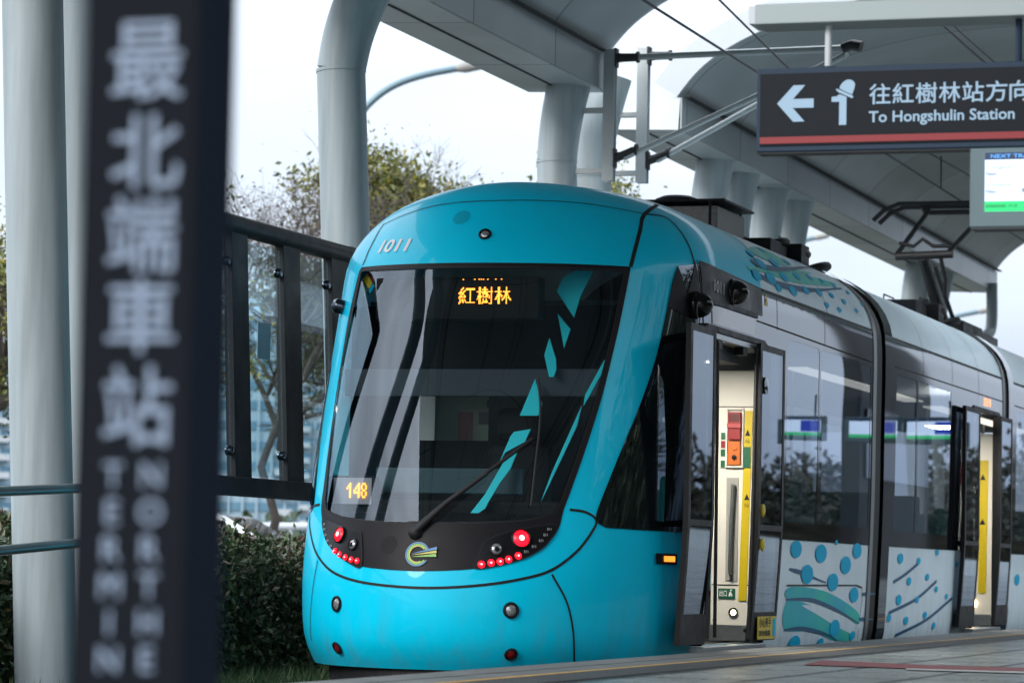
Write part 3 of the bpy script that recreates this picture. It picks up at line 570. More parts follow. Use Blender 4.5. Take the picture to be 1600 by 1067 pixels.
# side destination panel, number, cameras
sp = patch('side_display', NOSE, side([(20.80, 2.185), (21.93, 2.185), (21.93, 2.305), (20.80, 2.305)]), mat('side_display_face', (.10, .11, .13), .08, ior=2.0), tram, off=.010, h=.05)
mb = MB()
for ci, ch in enumerate('紅樹林'):
    for i, j in dots(ch, 14, 14, .0):
        y_ = 21.12+ci*.13+i*.0088; z_ = 2.20+j*.0066
        mb.bx(1.322, 1.336, y_, y_+.006, z_, z_+.005)
mb.build('side_display_leds', REDLED, sp)
MB().bx(1.318, 1.345, 20.66, 22.0, 2.315, 2.350).build('rain_gutter', BLACKM, tram, bevel=.004)
text_plane('1011', (1.336, 20.80, 2.405), (0, 1, -.01), (0, 0, 1), .115, .0, .26).build('side_number', GREYL, tram)
for y_, z_, x_, r in ((21.30, 2.44, 1.325, .085), (20.55, 2.29, 1.27, .085)):
    m_ = Matrix.Translation((x_-.005, y_, z_)) @ Matrix.Rotation(R_(90), 4, 'Y')
    cb = MB().lathe([(r*1.1, 0), (r*1.1, .02), (r*1.0, .03)]+[(r*math.cos(R_(a)), .03+r*1.15*math.sin(R_(a))) for a in range(0, 91, 10)], m_).build('camera_dome', DOME, tram, smooth=180)
# small emblem and triangle label on the band
m_ = Matrix.Translation((1.332, 22.33, 2.12)) @ Matrix(((0, 0, 1, 0), (1, 0, 0, 0), (0, 1, 0, 0), (0, 0, 0, 1)))
mb = MB(); arc(mb, m_, .075, .092, 30, 320, 0)
em = mb.build('side_emblem', mat('emblem_green', (.10, .22, .03), .4), tram)
mb = MB()
for a in (-.04, -.01, .02): mb.add([m_ @ Vector((-.02, a*.4, .001)), m_ @ Vector((.12, a-.02, .001)), m_ @ Vector((.12, a+.008, .001))], [(0, 1, 2)])
mb.build('emblem_ray', LG, em)
MB().add([(1.333, 22.24, 2.43), (1.333, 22.33, 2.43), (1.333, 22.285, 2.52)], [(0, 1, 2)]).build('warning_triangle', YELLOW, tram)
# livery on the white panels
def livery(sf, dots_, lines, blobs, whites=()):
    for s_, v_, r in dots_:
        if float(sf.f(np.array([s_]), np.array([v_]))[0][1])+2.6*r > 26.04: r *= .5      # keep the dots off the bellows
        if float(sf.f(np.array([s_]), np.array([v_]))[0][1])+2.6*r > 26.04: continue
        mb = MB(); disc(sf, s_, v_, r*(.95 if v_ < .4 else 1.25), .0075, mb, sq=2.7 if v_ < .4 else 3.0); mb.build('livery_dot', DOTB, tram)
    for L_, wd in lines:
        mb = MB(); P = smooth(L_, 8); n = len(P); ribbon(sf, P, [wd*(.35+.65*math.sin(math.pi*min(1, (i+1)/n*1.15))) for i in range(n)], .0055, mb); mb.build('livery_line', NAVYL, tram)
    for k_, B_ in enumerate(blobs): patch('livery_swoosh', sf, smooth(B_, 4, True), SWOG if k_ < 3 else SWO, tram, off=.0035, h=.05)
    for B_ in whites: patch('livery_swoosh', sf, smooth(B_, 4, True), WHITEP, tram, off=.0045, h=.05)
livery(NOSE, DT['rdots']+DT['ldots'], [(DT['rl1'], .05), (DT['rl2'], .05)]+[(DT['ll%d' % i], .032) for i in range(5)], [DT['rs0'], DT['rs1'], DT['rs2'], DT['ls0'], DT['ls1']], [DT['lw']])
mb = MB(); ribbon(NOSE, subdiv(DT['hatch']+[DT['hatch'][-1]], .02)[:-1][:400], .010, .007, mb)
hs = DT['hatch']; mb = MB(); ribbon(NOSE, hs, .012, .007, mb); mb.build('access_hatch_seam', SEAM, tram)
# ---- door leaves, swung out and slid apart
def leaf(x0, y0, y1, opening_right, name='door_leaf'):
    g = thing(name, None, None); g.parent = tram; g.location = (0, 0, 0)
    z0, z1, t, sw = .045, 2.13, .035, .055
    z0x = -.025                                # leaf follows the flank, drawn in towards the sill
    def xx(z): return x0-.055*max(0, (.9-z)/.9)**1.3
    def bar(ya, yb, za, zb, nm, m, th=t, lift=0.0):
        zs = np.linspace(za, zb, max(2, int((zb-za)/.12)+1)); vs = []; fs = []
        for z_ in zs:
            x_ = xx(z_)+lift; vs += [(x_-th/2, ya, z_), (x_+th/2, ya, z_), (x_+th/2, yb, z_), (x_-th/2, yb, z_)]
        m_ = len(zs)
        for i in range(m_-1):
            b = 4*i
            fs += [(b+k, b+(k+1) % 4, b+4+(k+1) % 4, b+4+k) for k in range(4)]
        fs += [(3, 2, 1, 0), tuple(4*(m_-1)+k for k in range(4))]
        return vs, fs
    mb = MB()
    for q in ((y0, y0+sw, z0, z1), (y1-sw, y1, z0, z1)): mb.add(*bar(*q, 'f', None))
    for q in ((y0+sw, y1-sw, z1-.045, z1), (y0+sw, y1-sw, z0, z0+.20), (y0+sw, y1-sw, .82, .86)): mb.add(*bar(*q, 'f', None))
    mb.build('leaf_frame', BLACKM, g)
    for za, zb in ((z0+.20, .82), (.86, z1-.045)):
        MB().add(*bar(y0+sw, y1-sw, za, zb, 'p', None, .008, .010)).build('leaf_pane', DOORG, g)
    return g
l1 = leaf(1.385, 19.97, 20.62, True); l2 = leaf(1.385, 21.86, 22.60, False)
mb = MB().tube([(1.41, 20.66, .09), (1.405, 20.66, 1.4), (1.40, 20.66, 2.05)], .012); mb.build('door_seal', BLACKR, l1, smooth=60)
for z_ in (.96, .72):
    m_ = Matrix.Translation((1.40, 21.96, z_)) @ Matrix.Rotation(R_(90), 4, 'Y')
    MB().lathe([(.045, 0), (.045, .012), (.036, .018), (0, .020)], m_).build('door_button', YELLOW, l2, smooth=40)
m_ = Matrix.Translation((1.40, 21.99, 1.84)) @ Matrix.Rotation(R_(90), 4, 'Y')
MB().lathe([(.06, 0), (.06, .014), (.03, .02), (0, .022)], m_).build('door_sensor', BLACKG, l2, smooth=40)
st = MB().bx(1.372, 1.378, 21.98, 22.53, .055, .215).build('warning_sticker', YELLOW, l2)
text_plane('小心夾手', (1.3795, 22.01, .145), (0, 1, 0), (0, 0, 1), .08, .01, .36).build('sticker_text', SEAM, l2)
text_plane('請勿倚靠', (1.3795, 22.01, .08), (0, 1, 0), (0, 0, 1), .045, .01, .34).build('sticker_text', SEAM, l2)
MB().bx(1.377, 1.380, 22.42, 22.50, .07, .20).build('sticker_symbol', DOTB, l2)
# door portal, sill
mb = MB(); mb.bx(1.20, 1.345, 20.55, 20.60, .03, 2.16); mb.bx(1.27, 1.345, 22.24, 22.29, .03, 2.16); mb.bx(1.20, 1.345, 20.60, 22.24, 2.13, 2.175)
mb.build('door_portal', BLACKM, tram, bevel=.006)
MB().bx(1.16, 1.36, 20.55, 22.29, -.015, .025).build('door_sill', STEEL, tram, bevel=.004)
# ---- inside
mb = MB(); mb.bx(-1.2, 1.22, 20.5, 26.0, -.02, .02); mb.build('saloon_floor', DGREY, tram)
mb = MB(); mb.bx(-1.1, 1.1, 20.7, 26.0, 2.30, 2.34); mb.bx(1.0, 1.24, 20.62, 21.88, 1.98, 2.13); mb.build('saloon_ceiling', DGREY, tram)
MB().bx(.2, 1.26, 22.38, 22.44, 1.975, 2.30).build('light_baffle', DGREY, tram)  # panel added to hide the ceiling lights from view
pl = MB().bx(.93, 1.262, 22.36, 22.44, .03, 1.97).build('door_post_panel', CREAM, tram, bevel=.012)
MB().bx(.93, 1.25, 22.345, 22.359, .035, .145).build('kick_plate', STEEL, pl)
MB().prism([(1.140, .32), (1.198, .32), (1.226, 1.68), (1.172, 1.68)], 22.352, 22.359).build('yellow_strip', YELLOW, pl)
for z_ in (1.50, 1.04):
    MB().add([(1.172, 22.350, z_), (1.212, 22.350, z_), (1.192, 22.350, z_+.045)], [(0, 1, 2)]).build('strip_symbol', SEAM, pl)
    text_plane('小心', (1.174, 22.350, z_-.05), (1, 0, 0), (0, 0, 1), .036, .01, .036).build('strip_text', SEAM, pl)
rb = MB().bx(1.05, 1.145, 22.32, 22.359, 1.47, 1.67).build('red_box', RED, pl, bevel=.006); MB().bx(1.048, 1.148, 22.308, 22.319, 1.555, 1.585).build('box_strap', mat('strap_red', (.45, .05, .06), .4), pl)
MB().bx(1.06, 1.135, 22.318, 22.3185, 1.60, 1.655).build('box_window', mat('dark_red', (.10, .004, .006), .3), pl)
ob = MB().bx(1.05, 1.142, 22.33, 22.359, 1.29, 1.46).build('orange_panel', ORANGE, pl, bevel=.004)
m_ = Matrix.Translation((1.10, 22.329, 1.345)) @ Matrix.Rotation(R_(90), 4, 'X'); MB().lathe([(.017, 0), (.017, .01), (0, .012)], m_, 14).build('key_switch', BLACKM, pl)
m_ = Matrix.Translation((1.10, 22.329, 1.41)) @ Matrix.Rotation(R_(90), 4, 'X'); MB().lathe([(.02, 0), (.018, .006), (0, .007)], m_, 14).build('panel_knob', ORANGE, pl)
fr = MB(); fr.bx(1.03, 1.045, 22.335, 22.359, 1.27, 1.70); fr.bx(1.152, 1.163, 22.335, 22.359, 1.27, 1.70); fr.bx(1.045, 1.152, 22.335, 22.359, 1.685, 1.70); fr.bx(1.045, 1.152, 22.335, 22.359, 1.27, 1.283); fr.build('panel_frame', CREAM, pl, bevel=.004)
for z_ in (1.5, 1.44, 1.38, 1.30): MB().bx(.995, 1.025, 22.35, 22.359, z_-.028, z_+.022).build('exit_sticker', GREEN if z_ != 1.44 else RED, pl)
MB().bx(1.165, 1.215, 22.348, 22.3515, 1.27, 1.42).build('exit_sticker', GREEN, pl)
rc = MB().bx(1.04, 1.13, 22.352, 22.359, .46, 1.20).build('rail_recess', mat('recess_grey', (.36, .35, .33), .5), pl, bevel=.004)
MB().tube([(1.10, 22.352, 1.14), (1.102, 22.305, 1.15), (1.09, 22.30, .9), (1.085, 22.305, .52), (1.08, 22.352, .51)], .013).build('grab_rail', STEEL, pl, smooth=60)
sg = MB().bx(.99, 1.115, 22.352, 22.359, .335, .405).build('exit_sign', GREEN, pl)
text_plane('出口', (1.0, 22.3505, .352), (1, 0, 0), (0, 0, 1), .05, .01, .055).build('exit_text', WHITEL, pl)
mb = MB(); m_ = Matrix.Translation((1.085, 22.3500, .37)); mb.add([(1.068, 22.3505, .35), (1.08, 22.3505, .35), (1.09, 22.3505, .375), (1.082, 22.3505, .388), (1.072, 22.3505, .376)], [(0, 1, 2, 3, 4)]); mb.add([(1.088, 22.3505, .35), (1.098, 22.3505, .352), (1.092, 22.3505, .372), (1.084, 22.3505, .37)], [(0, 1, 2, 3)]); mb.lathe([(.007, 0), (0, .0005)], Matrix.Translation((1.086, 22.3507, .394)) @ Matrix.Rotation(R_(90), 4, 'X'), 10); mb.build('exit_symbol', WHITEL, pl)
m_ = Matrix.Translation((1.105, 22.358, .235)) @ Matrix.Rotation(R_(90), 4, 'X')
MB().lathe([(.036, 0), (.036, .008), (.024, .010)], m_).build('lamp_rim', CHROME, pl, smooth=40); MB().lathe([(.024, .008), (.014, .012), (0, .013)], m_).build('step_lamp', WARM, pl, smooth=60)
mb = MB(); mb.bx(.94, 1.25, 22.356, 22.3595, 1.706, 1.712); mb.bx(.94, 1.25, 22.356, 22.3595, .428, .434); mb.bx(1.246, 1.252, 22.356, 22.3595, .15, 1.96); mb.build('panel_gap', SEAM, pl)
for z_ in (.18, .44, 1.24, 1.72, 1.93):
    for x_ in (.955, 1.24): MB().lathe([(.006, 0), (.005, .003), (0, .0035)], Matrix.Translation((x_, 22.3595, z_)) @ Matrix.Rotation(R_(90), 4, 'X'), 10).build('screw', STEEL, pl)
MB().bx(1.20, 1.35, 20.62, 22.23, 2.085, 2.125).build('door_track', STEEL, tram, bevel=.004)
for y_ in (20.9, 21.6): MB().bx(1.27, 1.34, y_, y_+.12, 2.03, 2.085).build('door_roller', BLACKM, tram, bevel=.004)
MB().tube([(1.34, 21.86, .06), (1.36, 21.86, 1.0), (1.37, 21.86, 2.1)], .014).build('door_seal', BLACKR, l2, smooth=60)
MB().tube([(1.20, 22.30, .11), (1.27, 22.28, .12), (1.30, 22.20, .12)], .016).build('door_arm', BLACKM, tram, smooth=50)
MB().bx(.93, .96, 22.44, 25.8, .03, 1.0).build('saloon_screen', TEAL_SEAT, tram)
for y_ in (23.4, 24.6):
    for x_ in (-.75, .55):
        sb = thing('saloon_seat', None, None); sb.parent = tram
        MB().bx(x_-.42, x_+.42, y_, y_+.42, .38, .46).build('seat', TEAL_SEAT, sb, bevel=.03); MB().bx(x_-.42, x_+.42, y_+.40, y_+.48, .44, 1.25).build('backrest', TEAL_SEAT, sb, bevel=.03); MB().bx(x_-.38, x_+.38, y_+.08, y_+.38, .02, .38).build('seat_base', DGREY, sb)
for y_ in (22.9, 24.1, 25.3): MB().tube([(.55, y_, .02), (.55, y_, 2.30)], .018).build('grab_pole', STEEL, tram, smooth=60)
MB().bx(.35, .55, 21.2, 25.8, 2.285, 2.299).build('ceiling_light', emit_mat('ceiling_light', (1, .93, .82), .7), tram)
MB().bx(.85, 1.12, 20.75, 21.55, 1.972, 1.979).build('door_fill_light', emit_mat('door_fill_light', (1, .94, .82), 52.0), tram)  # added glow that brightens the doorway, kept out of view
MB().bx(.85, 1.12, 30.8, 31.4, 1.972, 1.979).build('door_fill_light', bpy.data.materials['door_fill_light'], tram)  # same added glow for the second doorway
# cab
cabm = mat('cab_black', (.006, .0065, .008), .7, spec=.2)
def plan(z, inset, yb):               # the nose's plan outline at height z, drawn in by inset
    v_ = ve(z); o = []
    for s_ in np.linspace(-.8, .8, 25):
        p = S(np.array(s_), np.array(v_)); n_ = nrm(S, np.array([s_]), np.array([v_]))[0]; sg_ = -1 if n_[1] > 0 else 1; o.append((float(p[0]-sg_*n_[0]*inset), float(p[1]-sg_*n_[1]*inset)))
    o = [q for q in o if q[1] < yb]; return o+[(o[-1][0], yb), (o[0][0], yb)]
MB().prism(plan(.80, .10, 19.75), .35, .86, 'z').build('dashboard', cabm, tram, bevel=.01)
MB().bx(-.9, .9, 19.45, 19.85, .80, .95).build('dashboard_top', cabm, tram, bevel=.03)
MB().bx(-.62, .40, 19.60, 19.64, .99, 1.16).build('dash_hood', mat('dash_teal', (.006, .05, .06), .5), tram, bevel=.01)
cw = MB(); cw.bx(-1.2, -.70, 20.62, 20.66, .02, 2.3); cw.bx(-.19, 1.0, 20.62, 20.66, .02, 2.3); cw.bx(-.70, -.19, 20.62, 20.66, .02, 1.38); cw.bx(-.70, -.19, 20.62, 20.66, 1.80, 2.3); cw.build('cab_partition', cabm, tram)
be = MB().bx(-.75, -.15, 21.1, 21.14, 1.2, 1.9).build('equipment_cupboard', mat('cupboard_beige', (.16, .18, .14), .5), tram)
MB().bx(-.57, -.47, 21.085, 21.099, 1.40, 1.60).build('cupboard_panel', mat('panel_maroon', (.13, .05, .05), .5), be); MB().bx(-.42, -.22, 21.085, 21.099, 1.52, 1.60).build('cupboard_panel', DGREY, be); MB().bx(-.42, -.24, 21.085, 21.099, 1.30, 1.49).build('cupboard_panel', mat('panel_green', (.10, .16, .11), .5), be); MB().bx(-.36, -.16, 21.085, 21.099, 1.63, 1.68).build('cupboard_panel', SEAM, be)
MB().bx(-.95, .95, 19.86, 19.89, 1.64, 1.82).build('sun_blind', mat('blind_blue_grey', (.030, .045, .055), .7), tram, bevel=.006)
dc = MB().bx(-.72, .42, 19.80, 19.92, 2.14, 2.42).build('destination_case', cabm, tram, bevel=.01)
mb = MB()
for ci, ch in enumerate('紅樹林'):
    for i, j in dots(ch, 16, 16, .004):
        x_ = -.135+ci*.125+i*.0070; z_ = 2.243+j*.0070
        mb.bx(x_, x_+.0056, 19.792, 19.799, z_, z_+.0056)
for x_ in (-.11, -.03, .0, .015, .03, .06, .115, .155): mb.bx(x_, x_+.008, 19.792, 19.799, 2.402, 2.407)
mb.build('destination_leds', AMBER, dc)
rn = MB().bx(-.88, -.54, 19.425, 19.48, .90, 1.10).build('run_number_case', cabm, tram, bevel=.02)
MB().bx(-.84, -.575, 19.4205, 19.4245, .915, 1.085).build('run_number_face', mat('panel_pale', (.34, .34, .37), .5), rn)
mb = MB()
DIG = {'1': '0010 0110 1010 0010 0010 0010 0010', '4': '0001 0011 0101 1001 1111 0001 0001', '8': '0110 1001 1001 0110 1001 1001 0110'}
for ci, ch in enumerate('148'):
    for i, j in [(c_, 6-r_) for r_, row in enumerate(DIG[ch].split()) for c_, bit in enumerate(row) if bit == '1']:
        x_ = -.745+ci*.050+i*.0098; z_ = .955+j*.0140
        mb.bx(x_, x_+.0090, 19.412, 19.419, z_, z_+.0125)
mb.build('run_number_leds', AMBER, rn)
# turquoise windshield reflections, built as solid sheets just behind the glass
SHARD = mat('reflection_turquoise', (.01, .74, .80), .5)
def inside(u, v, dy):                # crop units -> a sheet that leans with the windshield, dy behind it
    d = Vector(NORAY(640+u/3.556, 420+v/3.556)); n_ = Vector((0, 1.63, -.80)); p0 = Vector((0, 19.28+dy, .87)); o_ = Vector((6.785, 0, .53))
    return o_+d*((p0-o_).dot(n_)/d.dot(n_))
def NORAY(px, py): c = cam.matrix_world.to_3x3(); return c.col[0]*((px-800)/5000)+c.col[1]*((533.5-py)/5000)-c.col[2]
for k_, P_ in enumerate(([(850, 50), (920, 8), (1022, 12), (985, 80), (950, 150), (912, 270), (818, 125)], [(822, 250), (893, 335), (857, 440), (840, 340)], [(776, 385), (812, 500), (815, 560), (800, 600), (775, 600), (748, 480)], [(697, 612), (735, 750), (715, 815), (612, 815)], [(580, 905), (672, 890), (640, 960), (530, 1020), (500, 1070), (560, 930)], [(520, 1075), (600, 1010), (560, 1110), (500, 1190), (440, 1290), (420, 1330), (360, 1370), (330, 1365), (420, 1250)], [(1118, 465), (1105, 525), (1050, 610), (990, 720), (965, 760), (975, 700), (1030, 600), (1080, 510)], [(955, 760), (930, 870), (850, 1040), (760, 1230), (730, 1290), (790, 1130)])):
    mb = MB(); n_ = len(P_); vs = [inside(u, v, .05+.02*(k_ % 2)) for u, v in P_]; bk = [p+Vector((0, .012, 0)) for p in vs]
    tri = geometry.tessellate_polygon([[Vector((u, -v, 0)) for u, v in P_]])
    mb.add(vs+bk, [tuple(t) for t in tri]+[tuple(n_+i for i in reversed(t)) for t in tri]+[(i, (i+1) % n_, n_+(i+1) % n_, n_+i) for i in range(n_)]); mb.build('reflection_shard', SHARD, tram)
for mt_, P_ in ((RED, [(-236, 20), (-215, 5), (-195, 30), (-205, 75)]), (YELLOW, [(-262, 62), (-236, 24), (-207, 80), (-225, 112)]), (GREEN, [(-262, 70), (-228, 116), (-262, 150)]), (DOTB, [(-205, 80), (-193, 95), (-222, 140), (-228, 120)])):
    vs = [inside(u, v, .02) for u, v in P_]; MB().add(vs, [tuple(range(len(vs)))]).build('window_sticker', mt_, tram)
cs = thing('driver_seat', None, None); cs.parent = tram
MB().bx(-.05, .40, 20.15, 20.27, .55, 1.34).build('backrest', cabm, cs, bevel=.06); MB().bx(.02, .33, 20.13, 20.25, 1.36, 1.58).build('headrest', cabm, cs, bevel=.05); MB().bx(-.08, .43, 19.85, 20.25, .48, .58).build('seat', cabm, cs, bevel=.04)
MB().tube([(.18, 20.0, .0), (.18, 20.0, .48)], .05).build('seat_base', cabm, cs)
# wiper and second blade
def above(p, off): return Vector(NOSE.eval([NOSE.to(p)], off)[0][0])
wp = thing('wiper', None, None); wp.parent = tram
W = DT['wiper']
MB().tube([above(W[0], .03), above(W[1], .055), above(W[2], .055)], [.030, .017, .012]).build('wiper_arm', BLACKR, wp, smooth=50)
MB().tube([above((W[1][0]*.6+W[0][0]*.4, W[1][1]*.6+W[0][1]*.4+.004), .03), above((W[2][0], W[2][1]+.004), .03), above((W[3][0], W[3][1]+.002), .03)], .012).build('wiper_blade', BLACKR, wp, smooth=50)
m_ = frame(NOSE, *W[0], .004); MB().lathe([(.045, 0), (.04, .03), (.02, .05), (0, .052)], m_).build('wiper_pivot', BLACKR, wp, smooth=50)
MB().tube([above(p, .022) for p in smooth(DT['blade'], 4)], .008).build('wiper_rod', BLACKR, wp, smooth=50)
# left side mirror camera stub
m_ = frame(NOSE, -.62, ve(2.26), 0); MB().lathe([(.05, 0), (.05, .05), (.035, .075), (0, .085)], m_).build('mirror_camera', BLACKG, tram, smooth=50)
# underframe, skirts' dark inside
MB().bx(-1.1, 1.1, 20.2, 26.0, -.26, -.03).build('underframe', BLACKR, tram)
MB().prism(plan(.0, .16, 20.2), -.22, -.06, 'z').build('underframe', BLACKR, tram)

# ------------------------------------------------------------------ following modules
def module(Ya, Yb, wins, door=None, dotsYZ=(), lines=(), far=False):
    def f(p, q):
        p = np.asarray(p, float); q = np.asarray(q, float); wv = np.maximum(fw(q), 0); return np.stack([np.sign(p)*wv, Ya+(np.abs(p)-1)*(Yb-Ya)+0*q, fz(q)+0*p], -1)
    LN = Yb-Ya
    sf = Surf(f, lambda a: math.copysign((abs(a)-1)*LN+1, a), lambda b: math.copysign(1+(abs(b)-1)/LN, b))
    q = lambda Y, z, sd=1: (sd*(1+(Y-Ya)/LN), ve(z))
    def loop(pts, sd=1): return [q(Y, z, sd) for Y, z in subdiv(pts, .1)]
    full = [(1.00001, 0), (1.00001, .25), (1.00001, .5), (1.00001, .75), (1.00001, 1), (2, 1), (2, .75), (2, .5), (2, .25), (2, 0)]
    dl = [loop([(door[0], .03), (door[1], .03), (door[1], 2.13), (door[0], 2.13)])] if door else []
    for sd in (1, -1):
        hs = [loop(rrect(a, b, .90, 2.24, .05), sd) for a, b in wins]
        patch('module_shell', sf, [(sd*a, b) for a, b in full], WHITEP, tram, holes=hs+(dl if sd == 1 else []), h=.12)
        if sd == 1 and door:
            seq = [(Ya+.01, .765), (door[0]-.01, .765), (door[0]-.01, 2.14), (door[1]+.01, 2.14), (door[1]+.01, .765), (Yb-.01, .765), (Yb-.01, 2.52), (Ya+.01, 2.52)]
        else: seq = [(Ya+.01, .765), (Yb-.01, .765), (Yb-.01, 2.52), (Ya+.01, 2.52)]
        patch('window_band', sf, loop(seq, sd), BLACKG, tram, holes=hs, off=.006, h=.1)
        for a, b in wins: patch('side_window', sf, loop(rrect(a-.012, b+.012, .888, 2.252, .05), sd), SIDEG, tram, off=.004, h=.12)
    mb = MB(); ribbon(sf, [q(Y, 2.30) for Y in np.linspace(Ya+.05, Yb-.05, 30)], .012, .009, mb); ribbon(sf, [q(Y, 2.535) for Y in np.linspace(Ya+.02, Yb-.02, 30)], .02, .009, mb)
    for Y in np.linspace(Ya, Yb, 5)[1:-1]:
        ribbon(sf, [(q(Y, 2.54)[0], v_) for v_ in np.linspace(ve(2.54), .98, 14)], .010, .004, mb); ribbon(sf, [q(Y, z_) for z_ in np.linspace(2.31, 2.53, 5)], .01, .009, mb)
    mb.build('band_joint', SEAM, tram)
    for Y, z_, r in dotsYZ: mb = MB(); disc(sf, *q(Y, z_), r, .0065, mb, sq=2.6); mb.build('livery_dot', DOTB, tram)
    for l_ in lines: mb = MB(); ribbon(sf, [q(Y, z_) for Y, z_ in smooth(l_, 8)], .03, .0055, mb); mb.build('livery_line', NAVYL, tram)
    mb = MB().bx(-1.2, 1.2, Ya, Yb, -.02, .02); mb.build('saloon_floor', DGREY, tram)
    MB().bx(-1.1, 1.1, Ya, Yb, 2.30, 2.34).build('saloon_ceiling', DGREY, tram)
    MB().bx(.35, .55, Ya+.2, Yb-.2, 2.285, 2.299).build('ceiling_light', bpy.data.materials['ceiling_light'], tram)
    MB().bx(-1.1, 1.1, Ya, Yb, -.26, -.03).build('underframe', BLACKR, tram)
    for y_ in np.arange(Ya+.7, (door[0]-1.0 if door else Yb-.8), 1.15):
        for x_ in (-.75, .72):
            sb = thing('saloon_seat', None, None); sb.parent = tram
            MB().bx(x_-.42, x_+.42, y_, y_+.42, .38, .46).build('seat', TEAL_SEAT, sb, bevel=.03); MB().bx(x_-.42, x_+.42, y_+.40, y_+.48, .44, 1.25).build('backrest', TEAL_SEAT, sb, bevel=.03)
        MB().tube([(.3, y_, .02), (.3, y_, 2.3)], .018).build('grab_pole', STEEL, tram, smooth=60)
    return sf
def P13(px, py): return px, py
module(26.78, 32.45, [(27.0, 27.9), (27.98, 29.55)], (30.72, 32.2), LOW2['dots'], LOW2['lines'])
module(33.05, 39.5, [(33.3, 35.0), (35.1, 37.0)], None, [(33.6, .5, .06), (34.4, .3, .07), (35.3, .55, .06)], [])
# second door
leaf(1.385, 29.95, 30.74, True); l4 = leaf(1.385, 31.93, 32.62, False)
mb = MB(); mb.bx(1.20, 1.345, 30.67, 30.72, .03, 2.16); mb.bx(1.27, 1.345, 32.20, 32.25, .03, 2.16); mb.bx(1.20, 1.345, 30.72, 32.2, 2.13, 2.175); mb.build('door_portal', BLACKM, tram, bevel=.006)
MB().bx(1.16, 1.36, 30.67, 32.25, -.015, .025).build('door_sill', STEEL, tram, bevel=.004)
p2 = MB().bx(.93, 1.262, 32.3, 32.38, .03, 1.97).build('door_post_panel', CREAM, tram, bevel=.012)
MB().prism([(1.12, .36), (1.20, .36), (1.215, 1.70), (1.13, 1.70)], 32.292, 32.299).build('yellow_strip', YELLOW, p2)
for z_ in (1.5, 1.05): MB().add([(1.13, 32.290, z_), (1.19, 32.290, z_), (1.16, 32.290, z_+.06)], [(0, 1, 2)]).build('strip_symbol', SEAM, p2)
MB().bx(1.03, 1.10, 32.27, 32.299, 1.45, 1.68).build('red_box', RED, p2, bevel=.006)
m_ = Matrix.Translation((1.07, 32.298, .255)) @ Matrix.Rotation(R_(90), 4, 'X'); MB().lathe([(.04, 0), (.03, .012), (0, .014)], m_).build('step_lamp', WARM, p2, smooth=60)
MB().bx(.93, 1.25, 32.285, 32.299, .035, .145).build('kick_plate', STEEL, p2)
sp2 = MB().bx(1.318, 1.334, 31.0, 32.2, 2.19, 2.30).build('side_display', bpy.data.materials['side_display_face'], tram)
mb = MB()
for ci in range(3):
    for i, j in dots('紅樹林'[ci], 10, 10): mb.bx(1.334, 1.338, 31.3+ci*.14+i*.012, 31.3+ci*.14+i*.012+.008, 2.205+j*.008, 2.205+j*.008+.006)
mb.build('side_display_leds', REDLED, sp2)
# gangway bellows between modules: a folded ring around the section
def bellows(Ya, Yb):
    vv = np.linspace(.02, .9985, 40); W_ = fw(vv); Z_ = fz(vv); prof = [(x, z) for x, z in zip(W_, Z_)]; prof = prof+[(-x, z) for x, z in reversed(prof)]
    n = 9; vs = []; fs = []; m = len(prof)
    for k in range(n):
        sc = .972 if k % 2 else .998; y_ = Ya+(Yb-Ya)*k/(n-1)
        vs += [(x*sc, y_, (z-1.4)*sc+1.4) for x, z in prof]
    fs = [(k*m+i, k*m+i+1, (k+1)*m+i+1, (k+1)*m+i) for k in range(n-1) for i in range(m-1)]
    b = MB().add(vs, fs).build('gangway_bellows', mat('bellows_rubber', (.030, .033, .036), .45, var=.2), tram, smooth=30)
    for ya, yb, sc, mt in ((Yb-.30, Yb+.02, 1.012, BLACKG), (Ya-.03, Ya+.10, 1.008, bpy.data.materials.get('bellows_edge') or mat('bellows_edge', (.10, .11, .115), .4))):
        a = [(x*sc, ya, (z-1.4)*sc+1.4) for x, z in prof]; c = [(x*sc, yb, (z-1.4)*sc+1.4) for x, z in prof]
        MB().add(a+c, [(i, i+1, m+i+1, m+i) for i in range(m-1)]).build('gangway_ring', mt, b, smooth=60)
bellows(26.05, 26.78); bellows(32.45, 33.05)
